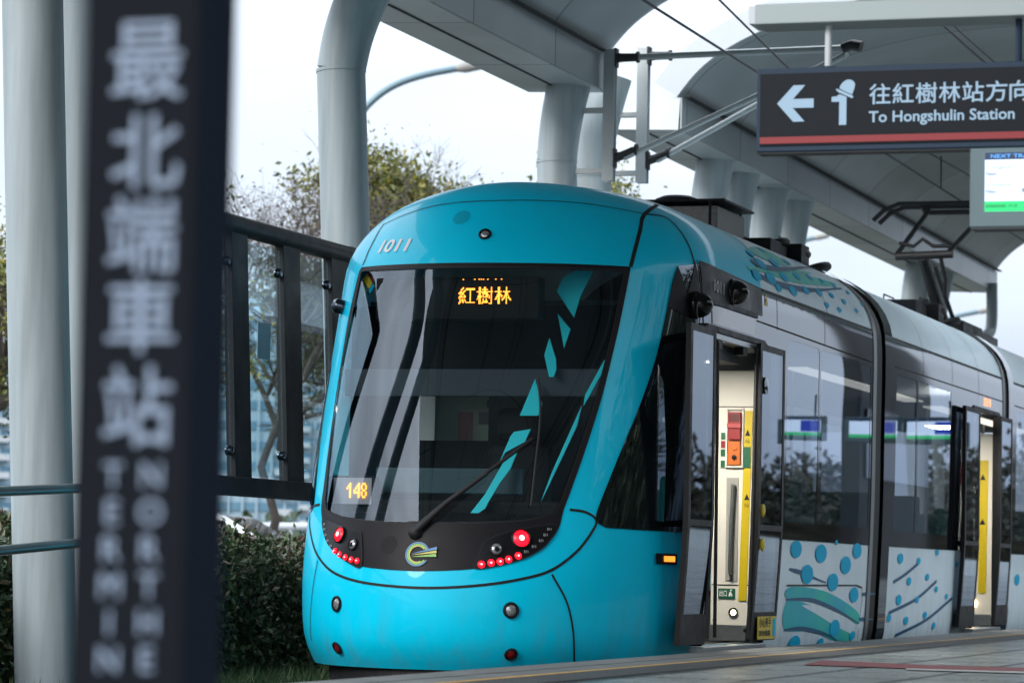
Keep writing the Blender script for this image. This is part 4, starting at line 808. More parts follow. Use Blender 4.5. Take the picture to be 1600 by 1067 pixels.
# roof gear
rg = thing('resistor_box', None, None); rg.parent = tram
MB().bx(-.75, .25, 25.0, 25.9, 3.12, 3.48).build('housing', mat('resistor_grey', (.24, .235, .22), .6, var=.25, scale=40), rg, bevel=.01)
MB().bx(-.85, .32, 24.95, 25.95, 3.51, 3.532).build('lid', BLACKM, rg, bevel=.005); MB().lathe([(.19, 0), (.18, .05), (.12, .075), (0, .08)], Matrix.Translation((-.2, 25.4, 3.532))).build('vent_cap', BLACKM, rg, smooth=40)
mb = MB()
for y_ in (24.95, 25.95):
    for x_ in (-.7, .2): mb.tube([(x_, y_, 3.1), (x_, y_, 3.515)], .012)
mb.build('lid_stay', BLACKM, rg, smooth=60)
def coil(x, y, z, r=.2, n=3):
    g = thing('cable_coil', None, None); g.parent = tram
    for k in range(n):
        MB().tube([(x+.08*k+.16*math.sin(a), y+.45*k+.75*r*math.cos(a), z+.06-.06*k+r*.28*math.sin(a)) for a in np.linspace(0, 2*math.pi, 20)], .035, 8).build('cable_loop', BLACKR, g, smooth=60)
    MB().bx(x-.25, x+.15, y-.5, y+.1, z-.05, z+.10).build('junction_box', BLACKM, g, bevel=.01); MB().bx(x-.1, x+.25, y+.2, y+.5, z-.08, z+.12).build('junction_box', BLACKM, g, bevel=.01)
    mb = MB(); mb.tube([(x-.2, y-.4, z+.1), (x-.2, y-.4, z+.16), (x-.2, y+.1, z+.16), (x-.2, y+.1, z+.1)], .008); mb.tube([(x+.05, y+.22, z+.12), (x+.05, y+.22, z+.18), (x+.05, y+.48, z+.18), (x+.05, y+.48, z+.12)], .008); mb.build('lifting_eye', IRON, g)
MB().bx(-.5, .45, 24.0, 24.8, 3.12, 3.21).build('roof_unit', BLACKM, tram, bevel=.015)
coil(.35, 26.3, 3.20); coil(.40, 32.3, 3.20); 
MB().bx(-.2, .6, 34.2, 35.4, 3.12, 3.28).build('roof_unit', BLACKM, tram, bevel=.02)
# pantograph
pg = thing('pantograph', None, None); pg.parent = tram
MB().bx(-.5, .5, 35.9, 37.0, 3.18, 3.28).build('base_frame', IRON, pg, bevel=.01)
MB().tube([(0, 36.5, 3.25), (0, 34.95, 4.05)], [.085, .06], 12).build('lower_arm', IRON, pg, smooth=60)
MB().tube([(.16, 36.4, 3.25), (.13, 35.0, 3.95)], .025).build('lower_rod', IRON, pg, smooth=60)
MB().tube([(-.30, 34.95, 4.05), (.34, 34.95, 4.07)], .045).build('knee_shaft', IRON, pg, smooth=60)
MB().tube([(.28, 34.95, 4.08), (.35, 37.1, 4.80)], .03).build('upper_arm', IRON, pg, smooth=60)
MB().tube([(-.28, 34.95, 4.08), (-.35, 37.1, 4.80)], .03).build('upper_arm', IRON, pg, smooth=60)
MB().tube([(-.26, 34.95, 4.20), (-.1, 34.95, 4.16), (0, 34.95, 4.24), (.12, 34.95, 4.16), (.30, 34.95, 4.16)], .022).build('knee_cable', BLACKR, pg, smooth=60)
MB().tube([(.2, 34.95, 4.05), (.24, 35.05, 3.8), (.22, 35.1, 3.62)], .022).build('knee_cable', BLACKR, pg, smooth=60)
MB().tube([(-.36, 37.1, 4.78), (.36, 37.1, 4.78)], .03).build('head_shaft', IRON, pg, smooth=60)
for y_ in (36.95, 37.30):
    MB().tube([(-.98, y_, 4.68), (-.85, y_, 4.80), (-.68, y_, 4.87), (.68, y_, 4.87), (.85, y_, 4.80), (.98, y_, 4.68)], .028).build('collector_bow', IRON, pg, smooth=60)
for x_ in (-.4, .4): MB().tube([(x_, 36.95, 4.84), (x_, 37.12, 4.78), (x_, 37.30, 4.84)], .022).build('bow_link', IRON, pg, smooth=60)
# ------------------------------------------------------------------ ground, platform
GND = mat('ground_soil', (.045, .05, .035), .9, var=.35, scale=1.5, bump=.4, bscale=12)
ROADM = mat('asphalt', (.06, .062, .066), .8, var=.2, scale=2)
tag(MB().bx(-400, 400, -150, 900, -1.4, -.36).build('ground', GND), kind='structure')
tag(MB().bx(-40, -9.5, -60, 300, -.355, -.33).build('road', ROADM), kind='structure')
tag(MB().bx(-1.3, 1.3, -20, 80, -.355, -.335).build('track_bed', mat('track_concrete', (.05, .05, .05), .85, var=.2, scale=3, bump=.3)), kind='structure')
mb = MB()
for x_ in (-.7175, .7175): mb.bx(x_-.035, x_+.035, -20, 80, -.335, -.29)
tag(mb.build('rails', mat('rail_steel', (.12, .10, .09), .4, metal=.8)), kind='structure')
# paving: stretcher joints, grain and worn sheen from procedural noise
def paving(name, c1, c2, joint, sx, sy, rough=.42):
    m = bpy.data.materials.new(name); m.use_nodes = True; t = m.node_tree; b = t.nodes['Principled BSDF']
    tcn = t.nodes.new('ShaderNodeTexCoord'); mp = t.nodes.new('ShaderNodeMapping'); mp.inputs['Rotation'].default_value = (0, 0, R_(90)); t.links.new(tcn.outputs['Object'], mp.inputs[0])
    br = t.nodes.new('ShaderNodeTexBrick'); br.inputs['Scale'].default_value = 1; br.inputs['Brick Width'].default_value = sx; br.inputs['Row Height'].default_value = sy; br.inputs['Mortar Size'].default_value = .035
    br.inputs['Color1'].default_value = (*c1, 1); br.inputs['Color2'].default_value = (*c2, 1); br.inputs['Mortar'].default_value = (*joint, 1); br.offset = .0
    t.links.new(mp.outputs[0], br.inputs['Vector'])
    nz = t.nodes.new('ShaderNodeTexNoise'); nz.inputs['Scale'].default_value = 1.3; nz.inputs['Detail'].default_value = 7; t.links.new(tcn.outputs['Object'], nz.inputs['Vector'])
    mr = t.nodes.new('ShaderNodeMapRange'); mr.inputs[1].default_value = .3; mr.inputs[2].default_value = .7; mr.inputs[3].default_value = .80; mr.inputs[4].default_value = 1.12; t.links.new(nz.outputs[0], mr.inputs[0])
    vm = t.nodes.new('ShaderNodeVectorMath'); vm.operation = 'SCALE'; t.links.new(br.outputs[0], vm.inputs[0]); t.links.new(mr.outputs[0], vm.inputs['Scale']); t.links.new(vm.outputs[0], b.inputs['Base Color'])
    n2 = t.nodes.new('ShaderNodeTexNoise'); n2.inputs['Scale'].default_value = 7; t.links.new(tcn.outputs['Object'], n2.inputs['Vector'])
    m2 = t.nodes.new('ShaderNodeMapRange'); m2.inputs[1].default_value = .3; m2.inputs[2].default_value = .7; m2.inputs[3].default_value = rough-.05; m2.inputs[4].default_value = rough+.15; t.links.new(n2.outputs[0], m2.inputs[0]); t.links.new(m2.outputs[0], b.inputs['Roughness'])
    n3 = t.nodes.new('ShaderNodeTexNoise'); n3.inputs['Scale'].default_value = 220; t.links.new(tcn.outputs['Object'], n3.inputs['Vector'])
    bp = t.nodes.new('ShaderNodeBump'); bp.inputs['Strength'].default_value = .12; bp.inputs['Distance'].default_value = .004; t.links.new(n3.outputs[0], bp.inputs['Height']); t.links.new(bp.outputs[0], b.inputs['Normal'])
    return m
TILE = paving('platform_tiles', (.245, .275, .27), (.20, .23, .228), (.035, .04, .04), .90, .60, .30)
tag(MB().bx(1.50, 30, -6, 90, -.8, 0).build('platform', TILE), kind='structure')
EDGE = mat('edge_concrete', (.15, .16, .16), .6, var=.25, scale=3, bump=.3, bscale=40)
TACT = mat('tactile_dark', (.055, .06, .062), .55, var=.3, scale=6, bump=1.0, bscale=55)
for nm, x0, x1, z1, m_ in (('platform_edge_strip', 1.495, 1.74, .006, EDGE), ('platform_joint', 1.74, 1.765, .004, mat('joint_dark', (.02, .02, .022), .7)), ('platform_inner_strip', 1.765, 1.985, .006, EDGE), ('yellow_line', 1.985, 2.045, .007, mat('line_yellow', (.62, .34, .04), .55, var=.3, scale=8)), ('tactile_strip', 2.045, 2.36, .009, TACT)):
    tag(MB().bx(x0, x1, -6, 90, -.01, z1).build(nm, m_), kind='structure')
mb = MB()
mb.add([(2.50, 19.05, .005), (3.16, 18.70, .005), (4.3, 18.62, .005), (4.3, 17.95, .005), (3.34, 17.85, .005), (2.62, 18.02, .005)], [(5, 4, 3, 2, 1, 0)])
tag(mb.build('red_floor_marking', mat('marking_red', (.20, .035, .04), .45, var=.3, scale=5)), kind='structure')
mb = MB(); mb.add([(3.25, 17.86, .006), (4.3, 17.90, .006), (4.3, 17.55, .006), (3.30, 17.60, .006)], [(3, 2, 1, 0)])
tag(mb.build('white_floor_marking', mat('marking_white', (.45, .47, .47), .45, var=.2, scale=5)), kind='structure')

# ------------------------------------------------------------------ canopies
def panel_mat(name, col, py, rough=.4, metal=.2):
    m = mat(name, col, rough, metal=metal); t = m.node_tree; b = t.nodes['Principled BSDF']
    tcn = t.nodes.new('ShaderNodeTexCoord'); sp_ = t.nodes.new('ShaderNodeSeparateXYZ'); t.links.new(tcn.outputs['Object'], sp_.inputs[0])
    a = t.nodes.new('ShaderNodeMath'); a.operation = 'DIVIDE'; a.inputs[1].default_value = py; t.links.new(sp_.outputs['Y'], a.inputs[0])
    f = t.nodes.new('ShaderNodeMath'); f.operation = 'FRACT'; t.links.new(a.outputs[0], f.inputs[0])
    g = t.nodes.new('ShaderNodeMath'); g.operation = 'LESS_THAN'; g.inputs[1].default_value = .022/py; t.links.new(f.outputs[0], g.inputs[0])
    fl = t.nodes.new('ShaderNodeMath'); fl.operation = 'FLOOR'; t.links.new(a.outputs[0], fl.inputs[0])
    wn = t.nodes.new('ShaderNodeTexWhiteNoise'); wn.noise_dimensions = '1D'; t.links.new(fl.outputs[0], wn.inputs['W'])
    mr = t.nodes.new('ShaderNodeMapRange'); mr.inputs[3].default_value = .88; mr.inputs[4].default_value = 1.08; t.links.new(wn.outputs[0], mr.inputs[0])
    nz = t.nodes.new('ShaderNodeTexNoise'); nz.inputs['Scale'].default_value = 1.1; nz.inputs['Detail'].default_value = 6; t.links.new(tcn.outputs['Object'], nz.inputs['Vector'])
    m3 = t.nodes.new('ShaderNodeMapRange'); m3.inputs[1].default_value = .3; m3.inputs[2].default_value = .7; m3.inputs[3].default_value = .9; m3.inputs[4].default_value = 1.08; t.links.new(nz.outputs[0], m3.inputs[0])
    mm = t.nodes.new('ShaderNodeMath'); mm.operation = 'MULTIPLY'; t.links.new(mr.outputs[0], mm.inputs[0]); t.links.new(m3.outputs[0], mm.inputs[1])
    vm = t.nodes.new('ShaderNodeVectorMath'); vm.operation = 'SCALE'; vm.inputs[0].default_value = col; t.links.new(mm.outputs[0], vm.inputs['Scale'])
    mx_ = t.nodes.new('ShaderNodeMix'); mx_.data_type = 'RGBA'; t.links.new(g.outputs[0], mx_.inputs[0]); t.links.new(vm.outputs[0], mx_.inputs[6]); mx_.inputs[7].default_value = (.03, .035, .04, 1); t.links.new(mx_.outputs[2], b.inputs['Base Color'])
    return m
SOFF = panel_mat('soffit_panel', (.56, .61, .64), 2.3); VAULT = panel_mat('vault_panel', (.33, .37, .39), 2.3, .5, .0); FASC = panel_mat('fascia_panel', (.34, .38, .40), 2.3); ENDM = mat('canopy_end_trim', (.50, .54, .58), .4, metal=.1, var=.04)
inner = [(-2.03, 5.45), (-1.87, 5.65), (-1.67, 5.83), (-1.35, 6.02), (-.9, 6.2), (-.3, 6.36), (.5, 6.48), (1.5, 6.52), (2.5, 6.48), (3.3, 6.36), (3.9, 6.2), (4.35, 6.02), (4.67, 5.83), (4.87, 5.65), (5.03, 5.45)]
outer = [(-2.28, 5.60), (-2.0, 5.92), (-1.62, 6.17), (-1.2, 6.37), (-.75, 6.53), (-.2, 6.66), (.5, 6.76), (1.5, 6.80), (2.5, 6.76), (3.2, 6.66), (3.75, 6.53), (4.2, 6.37), (4.62, 6.17), (5.0, 5.92), (5.28, 5.60)]
def canopy(Y0, Y1, label):
    t = thing('station_canopy', label, 'canopy', (1.5, Y0, -.3), 'arched canopies over the tram stop')
    I = smooth(inner, 3); O_ = smooth(outer, 3)
    MB().prism(I+list(reversed(O_)), Y0+.02, Y1-.02).build('vault', VAULT, t, smooth=25)
    for s_ in (0, 1):
        q = (lambda p: p) if s_ == 0 else (lambda p: [(3.0-a, b) for a, b in p])
        MB().prism(q([(-2.80, 5.13), (-2.02, 5.105), (-2.0, 5.44), (-2.22, 5.50), (-2.22, 5.38), (-2.52, 5.37)]), Y0, Y1).build('edge_beam', SOFF, t)
        x_ = -1.995 if s_ == 0 else 4.995
        MB().bx(x_-.004, x_+.012, Y0+.005, Y1-.005, 5.10, 5.445).build('fascia', FASC, t)
        sx = -2.41 if s_ == 0 else 5.41; MB().bx(sx-.012, sx+.012, Y0+.01, Y1-.01, 5.108, 5.117).build('soffit_joint', SEAM, t)
        sx = -1.93 if s_ == 0 else 4.93; MB().bx(sx-.03, sx+.03, Y0+.03, Y1-.03, 5.445, 5.46).build('vault_joint', SEAM, t)
    for ya, yb in ((Y0-.03, Y0+.02), (Y1-.02, Y1+.03)):
        MB().prism(I+list(reversed(O_)), ya, yb).build('end_trim', ENDM, t)
    return t
canopy(11.5, 29.35, 'grey arched canopy above the tram nose, ending at the sky gap')
canopy(32.0, 51.5, 'grey panelled arched canopy beyond the sky gap, above the rear cars and pantograph')
# bent columns, in close pairs on the far side of the track
def column(Y, label, top=.45, xk=-2.39):
    t = thing('canopy_column', label, 'column', (xk+.264, Y, -.36), 'bent steel columns holding the canopies')
    lower = [(xk+.264, Y, -.36), (xk+.13, Y, 2.0), (xk, Y, 4.4)]
    ar = [(xk, Y, 4.4), (xk+.05*top, Y, 4.66), (xk+.14*top, Y, 4.92), (xk+.27*top, Y, 5.18), (xk+.40*top, Y, 5.40)]
    MB().tube(lower, .192, 32).build('shaft', COLM, t, smooth=50)
    MB().tube(smooth(ar, 3), [.192+.002*i for i in range(13)], 32).build('bent_top', COLM, t, smooth=50)
    MB().tube([(xk+.001, Y, 4.385), (xk, Y, 4.41)], .198, 32).build('weld_ring', COLM, t, smooth=50)
    return t
column(17.95, 'thick grey column standing left of the blurred post, behind the hedge and low handrail')
column(18.72, 'grey column half hidden behind the blurred black post, partner of the outermost column')
column(23.32, 'single bent grey column rising behind the tram nose and glass screen', 1.0)
column(29.0, 'front bent column of the pair at the end of the first canopy, beside the cantilever post')
column(30.15, 'rear bent column of the pair behind the cantilever brackets')
column(34.6, 'front column of the pair just behind the resistor box, under the second canopy')
column(35.8, 'rear column of the pair just behind the resistor box, under the second canopy')
column(37.3, 'front column of the pair above the dotted roof, left of the cable coils')
column(38.6, 'rear column of the pair above the dotted roof, left of the cable coils')
column(46.6, 'front column of the last pair, left of the pantograph mast')
column(48.2, 'rear column of the last pair, right behind the pantograph mast')
# drain pipe by the last column
tag(MB().tube(smooth([(-1.95, 50.8, 5.2), (-1.95, 50.8, 4.55), (-2.0, 50.6, 4.35), (-2.2, 50.2, 4.25), (-2.4, 49.4, 4.22)], 5), .09, 14).build('drain_pipe', COLM, smooth=60), 'bent grey drain pipe under the far end of the second canopy', 'pipe')

# ------------------------------------------------------------------ catenary supports and wires
def cantilever(Y, zb, zt, xe, label):
    t = thing('catenary_support', label, 'catenary support', (-1.87, Y, zb), 'catenary cantilevers between the canopies')
    mb = MB(); mb.bx(-1.925, -1.815, Y-.05, Y-.038, zb, zt); mb.bx(-1.925, -1.815, Y+.038, Y+.05, zb, zt); mb.bx(-1.878, -1.862, Y-.038, Y+.038, zb, zt); mb.build('post', ALU, t)
    for z_ in (zb+.10, zb+.68): MB().bx(-2.42, -1.925, Y-.03, Y+.03, z_-.025, z_+.025).build('bracket', ALU, t, bevel=.004)
    MB().tube([(-1.75, Y, zt-.08), (xe, Y, zt-.06)], .030, 14).build('top_tube', ALU, t, smooth=60)
    MB().tube([(-1.72, Y, zb+.22), (xe-.02, Y, zt-.12)], .028, 14).build('stay_tube', ALU, t, smooth=60)
    for z_, dz in ((zt-.08, 0), (zb+.22, .11)):
        MB().tube([(-1.83, Y, z_), (-1.74, Y, z_+dz*.2), (-1.62, Y, z_+dz*.65)], [.05, .042, .04], 10).build('insulator', IRON, t, smooth=40)
        MB().bx(-1.83, -1.80, Y-.05, Y+.05, z_-.09, z_+.09).build('hinge_plate', IRON, t, bevel=.004)
        MB().lathe([(.055, -.012), (.055, .012)], Matrix.Translation((-1.60, Y, z_+dz*.7)) @ Matrix.Rotation(R_(90), 4, 'Y'), 12).build('insulator_disc', IRON, t)
    MB().tube([(xe-.05, Y, zt-.06), (xe+.03, Y, zt-.03), (xe+.12, Y, zt-.05)], .05, 10).build('end_clamp', IRON, t, smooth=40)
    MB().tube([(-.35, Y, zt-.28), (xe+.3, Y, zt-.42), (xe-.3, Y+.05, zt-.50)], .018, 8).build('steady_arm', IRON, t, smooth=60)
    return t
cantilever(29.0, 4.20, 5.46, .43, 'front catenary post with tubular cantilever, nearest the end of the first canopy')
cantilever(30.15, 4.32, 5.66, .20, 'rear catenary post with tubular cantilever, hanging in the sky gap')
def wire(name, pts, r, label): return tag(MB().tube(pts, r, 6).build(name, WIREM, smooth=60), label, 'overhead wire', 'overhead wires above the track')
wire('contact_wire', [(0, -5, 4.92), (0, 24, 4.92), (.0, 60, 4.95), (.2, 140, 5.0)], .011, 'lower overhead wire running from the cantilevers to the pantograph')
wire('messenger_wire', [(0, 2, 6.9), (0, 22.5, 5.58), (0, 29.0, 5.10), (0, 40, 5.35), (0, 60, 5.5)], .010, 'upper overhead wire sagging across the sky gap to the cantilevers')
wire('feeder_wire', [(1.15, 10, 6.2), (1.15, 29.5, 5.75), (1.15, 45, 5.75), (1.0, 100, 6)], .012, 'overhead wire under the second canopy beside the hanging sign')
wire('feeder_wire', [(1.4, 10, 6.15), (1.38, 29.5, 5.62), (1.35, 45, 5.7), (1.3, 100, 6)], .010, 'thin overhead wire under the second canopy above the display')
mb = MB()
for Y_, za, zb in ((31.2, 4.92, 5.3), (33.0, 4.93, 5.3), (36.0, 4.93, 5.4)): mb.tube([(0, Y_, za), (0, Y_, zb-.1)], .009, 6)
tag(mb.build('wire_dropper', WIREM), 'short droppers tying the upper and lower overhead wires', 'overhead wire')

# ------------------------------------------------------------------ hanging sign, display, beam
SIGNF = mat('sign_face', (.012, .015, .020), .5, spec=.12); SIGNC = mat('sign_case', (.022, .042, .075), .5, spec=.2); SIGNB = mat('sign_under', (.02, .024, .03), .5)
SIGNL = emit_mat('sign_letter', (.40, .60, .80), .34); SIGNR = emit_mat('sign_red', (.42, .012, .022), .20)
sg = thing('direction_sign', 'long dark hanging sign with left arrow, red stripe and Hongshulin lettering', 'sign', (4.9, 14.06, 2.42))
fx0, fx1, fz0, fz1, fy = 3.30, 6.6, 2.42, 2.80, 14.0
MB().bx(fx0, fx1, 14.0, 14.12, fz0, fz1).build('sign_case', SIGNC, sg, bevel=.006)
MB().bx(fx0+.018, fx1-.02, 13.992, 13.999, fz0+.028, fz1-.026).build('sign_face', SIGNF, sg)
MB().bx(fx0+.02, fx1-.02, 13.988, 13.9915, fz0+.036, fz0+.066).build('red_stripe', SIGNR, sg)
MB().bx(fx0+.004, fx1, 14.01, 14.11, fz0-.006, fz0-.0005).build('sign_underside', SIGNB, sg)
def px3(u, v):    # sign artwork: plan units measured along the board
    return Vector((3.30+(u-62)/2.884*.002893, 13.9885, 2.80-(v-306-(u-62)*-.0268)/2.884*.002862))
def art(polys, nm, m_):
    mb = MB()
    for p in polys:
        tri = geometry.tessellate_polygon([[Vector((a, -b, 0)) for a, b in p]]); mb.add([px3(*q) for q in p], [tuple(t) for t in tri])
    return mb.build(nm, m_, sg)
art([[(160, 467), (235, 383), (288, 382), (233, 446), (328, 443), (328, 485), (233, 487), (287, 548), (235, 550)]], 'arrow', SIGNL)
art([[(410, 436), (432, 434), (446, 424), (478, 436), (478, 563), (445, 564), (445, 458), (410, 459)], [(445, 398), (450, 382), (462, 368), (478, 358), (494, 357), (508, 364), (516, 377), (514, 395), (503, 425), (472, 412)], [(428, 402), (434, 399), (506, 430), (508, 438), (503, 442), (470, 428), (440, 415)]], 'exit_pictogram', SIGNL)
ux = Vector((1, 0, 0)); uz = Vector((0, 0, 1))
for i, ch in enumerate('往紅樹林站方向'):
    p = px3(582+i*104.3, 462-i*2.6); text_plane(ch, p, ux, uz, .098, .012, .098*.98 if ch != '向' else .088).build('lettering', SIGNL, sg)
p = px3(580, 551); q = px3(1232, 535)
text_plane('To Hongshulin Station', p, ux, uz, .070, .018, (q-p).length).build('lettering', SIGNL, sg)
for x_ in (3.615, 5.9):
    MB().tube([(x_, 14.06, 2.80), (x_, 14.06, 3.02)], .016, 16).build('hanger', mat('hanger_white', (.55, .58, .6), .35), sg, smooth=60)
    MB().lathe([(.04, 0), (.04, .008)], Matrix.Translation((x_, 14.06, 2.80))).build('hanger_flange', SIGNC, sg)
bmn = thing('cross_beam', 'pale steel beam across the top of the picture, carrying the hanging sign', 'beam', (5, 14.1, 3.0))
MB().bx(3.29, 9.5, 13.98, 14.20, 3.0, 3.093).build('beam_box', mat('beam_paint', (.36, .42, .43), .45, var=.05, scale=1.5), bmn, bevel=.006)
MB().bx(3.26, 3.289, 13.99, 14.19, 3.006, 3.087).build('end_plate', ENDM, bmn)
# next-train display
CASE = mat('display_case', (.10, .16, .18), .4, var=.06)
SCRW = emit_mat('screen_white', (.66, .80, 1.0), .95); SCRG = emit_mat('screen_green', (.01, .62, .18), .75); SCRN = emit_mat('screen_navy', (.012, .03, .085), .7); SCRT = emit_mat('screen_text', (.02, .06, .22), .3); SCRB = emit_mat('screen_cyan', (.10, .42, 1.0), .8)
ICONM = mat('icon_grey', (.3, .34, .4), .5)
def display(x0, Y, z0, label, k=1.0, text=True, w_=1.0, group=None):
    g = thing('next_train_display', label, 'screen', (x0+.3*k, Y+.07, z0), group)
    MB().bx(x0, x0+w_*k, Y, Y+.14*k, z0, z0+.352*k).build('display_case', CASE, g, bevel=.006)
    MB().bx(x0+.004, x0+w_*k-.004, Y+.004, Y+.13*k, z0-.008, z0-.0005).build('case_underside', SIGNB, g)
    xs = x0+.068*k; xe = x0+(w_-.07)*k; zs = z0+.068*k
    MB().bx(xs, xe, Y-.004, Y-.001, zs, zs+.262*k).build('screen', SCRW, g)
    MB().bx(xs, xe, Y-.006, Y-.0045, zs, zs+.046*k).build('screen_footer', SCRG, g)
    MB().bx(xs, xe, Y-.006, Y-.0045, zs+.230*k, zs+.262*k).build('screen_header', SCRN, g)
    if text:
        yt = Y-.0075
        for s_, dx, dz, sz, wd, bo, m_ in (('NEXT TRAIN', .026, .2375, .024, .200, .01, SCRB), ('to Hongshulin', .006, .190, .019, .112, .0, SCRT), ('Next', .006, .160, .024, .046, .015, SCRT), ('to Hongshulin', .006, .113, .019, .112, .0, SCRT), ('Next', .006, .082, .024, .046, .015, SCRT), ('1', .166, .084, .026, .008, .015, SCRT), ('7', .178, .160, .026, .014, .015, SCRT), ('2020/03/05 17:15', .004, .018, .019, .140, .006, SIGNB)):
            text_plane(s_, (xs+dx, yt, zs+dz), ux, uz, sz, bo, wd).build('screen_text', m_, g)
        for dx, dz in ((.158, .168), (.143, .092)):
            mb = MB(); mm = Matrix.Translation((xs+dx, yt, zs+dz)) @ Matrix.Rotation(R_(90), 4, 'X'); arc(mb, mm, .008, .0095, 0, 360, 0, 20); mb.add([mm @ Vector((-.0008, 0, 0)), mm @ Vector((.0008, 0, 0)), mm @ Vector((.0008, .006, 0)), mm @ Vector((-.0008, .006, 0))], [(0, 1, 2, 3)])
            mb.build('clock_icon', ICONM, g)
    else:
        MB().bx(xs+.02, xs+.30*k, Y-.0075, Y-.0063, zs+.06*k, zs+.22*k).build('screen_panel', SCRNB, g)
    for dx in (.2, .8):
        MB().tube([(x0+dx*w_*k, Y+.07, z0+.352*k), (x0+dx*w_*k, Y+.07, 3.05)], .015, 8).build('hanger', SIGNC, g)
    return g
SCRNB = emit_mat('screen_blue', (.02, .05, .42), .9)
display(4.275, 14.0, 2.065, 'small screen listing the next trains, hung below the right end of the sign')
# displays further along the platform, seen mirrored in the tram's windows
for x_, Y_ in ((6.2, 45.9), (5.15, 46.3), (4.35, 46.6)):
    display(x_, Y_, 2.42, 'lit train display farther along the platform, mirrored in the side windows', 1.0, False, .85, 'displays mirrored in the windows')
def dark_slab(x0, x1, y0, y1, H, n, label):      # unseen dark slab, added only to darken the side glass reflections
    t = thing('reflection_slab', label, 'building', ((x0+x1)/2, (y0+y1)/2, -.36), 'unseen slabs added to darken the side windows')
    MB().bx(x0, x1, y0, y1, -.36, H).build('wall', mat('block_dark', (.035, .038, .042), .6, var=.1, scale=.3), t)
    for k in range(n):
        z_ = H*(k+.6)/n; MB().bx(x0-.05, x0-.01, y0+.3, y1-.3, z_, z_+H/n*.35).build('window_row', BLACKG, t)  # gloss bands dressing the added slab
    return t
dark_slab(6.6, 6.9, 50.2, 56.0, 13, 4, 'unseen dark slab added to darken the glass at the front bellows')
pr_ = thing('unseen_roof', 'unseen flat grey roof added to darken the windshield reflection', 'roof', (9.5, 10, 0))  # added out of view to darken the right part of the windshield
MB().bx(5.2, 13, 5, 19.5, 4.88, 5.06).build('roof_slab', FASC, pr_, bevel=.02)
for y_ in (6.5, 16): MB().tube([(11.5, y_, 0), (11.5, y_, 4.9)], .2, 20).build('roof_column', COLM, pr_, smooth=60)
# ------------------------------------------------------------------ blurred station name post, about five metres from the camera
def ray(px, py):
    c = cam.matrix_world.to_3x3(); return c.col[0]*((px-800)/5000)+c.col[1]*((533.5-py)/5000)-c.col[2]
CAMP = cam.matrix_world.translation.copy()
def hitY(px, py, Y): d = ray(px, py); return CAMP+d*((Y-CAMP.y)/d.y)
def hitX(px, py, X): d = ray(px, py); return CAMP+d*((X-CAMP.x)/d.x)
def far(px, py, d): return CAMP+ray(px, py)*d
YP = 3.65
xl = hitY(121, 533, YP).x; xr = hitY(298, 533, YP).x; yb = hitX(356, 533, xr).y
ps = thing('station_post', 'dark out of focus post with the station name in pale vertical characters', 'sign post', ((xl+xr)/2, YP+.1, 0))
MB().bx(xl, xr, YP, yb, 0.0, 2.6).build('post', POSTM, ps, bevel=.004)
MB().bx(xr+.0005, xr+.003, YP+.006, yb-.006, .02, 2.59).build('side_panel', POSTS, ps)
LETT = mat('post_lettering', (.19, .24, .33), .5)
kpx = (hitY(298, 533, YP)-hitY(121, 533, YP)).length/177
for ch, cx, cy, w_, h_ in (('最', 232, 95, 112, 112), ('北', 229, 237, 108, 106), ('端', 223, 366, 108, 110), ('車', 221, 494, 106, 106), ('站', 216, 634, 106, 114)):
    V, T = glyphs(ch, .007); A = np.array(V); c_ = (A.min(0)+A.max(0))/2; sz = A.max(0)-A.min(0)
    p = hitY(cx, cy, YP); MB().add([(p.x+(a-c_[0])/sz[0]*w_*kpx, YP-.002-l_, p.z+(b-c_[1])/sz[1]*h_*kpx) for (a, b), l_ in zip(V, LAYERS(V, 1))], T).build('lettering', LETT, ps)
for col, txt in ((178, 'TERMIN'), (238, 'NORTHE')):
    for i, ch in enumerate(txt):
        V, T = glyphs(ch, .012); A = np.array(V); c_ = (A.min(0)+A.max(0))/2; sz = A.max(0)-A.min(0)
        p = hitY(col-i*1.6, 742+i*57.5, YP); k_ = 36*kpx/.73
        MB().add([(p.x+(a-c_[0])*k_, YP-.002-l_, p.z+(b-c_[1])*k_) for (a, b), l_ in zip(V, LAYERS(V, 1))], T).build('lettering', LETT, ps)
MB().bx(xl-.03, xr+.03, YP-.03, yb+.03, -.0, .02).build('base_plate', POSTM, ps)

# ------------------------------------------------------------------ glass screen by the track
fn = thing('glass_screen', 'charcoal framed glass screen with dark top rail beside the tram nose', 'fence', (-1.95, 21.5, -.36))
def fl(z): return -2.08-(z-1.0)*.047
MB().tube([(fl(2.90), 19.75, 2.90), (fl(2.90), 23.04, 2.90)], .072, 20).build('top_rail', FENCEM, fn, smooth=50)
MB().tube([(fl(2.90), 23.04, 2.90), (fl(2.90), 23.06, 2.90), (fl(2.9), 23.075, 2.9)], [.078, .076, .05], 20).build('rail_cap', FENCEM, fn, smooth=50)
def lean_bar(y0, y1, z0, z1, t=.06): 
    return MB().prism([(fl(z0)-t/2, z0), (fl(z0)+t/2, z0), (fl(z1)+t/2, z1), (fl(z1)-t/2, z1)], y0, y1)
POSTY = [(19.75, 19.91), (20.64, 20.93), (21.60, 21.92), (22.56, 23.04)]
for a, b in POSTY: lean_bar(a, b, 1.06, 2.88, .07).build('post', FENCEM, fn, bevel=.004)
MB().bx(fl(1.0)-.05, fl(1.0)+.05, 19.75, 23.04, .985, 1.12).build('bottom_rail', FENCEM, fn, bevel=.008)
for y_ in (19.9, 22.95): MB().bx(fl(1)-.05, fl(1)+.05, y_-.07, y_+.07, -.36, .985).build('foot', FENCEM, fn)
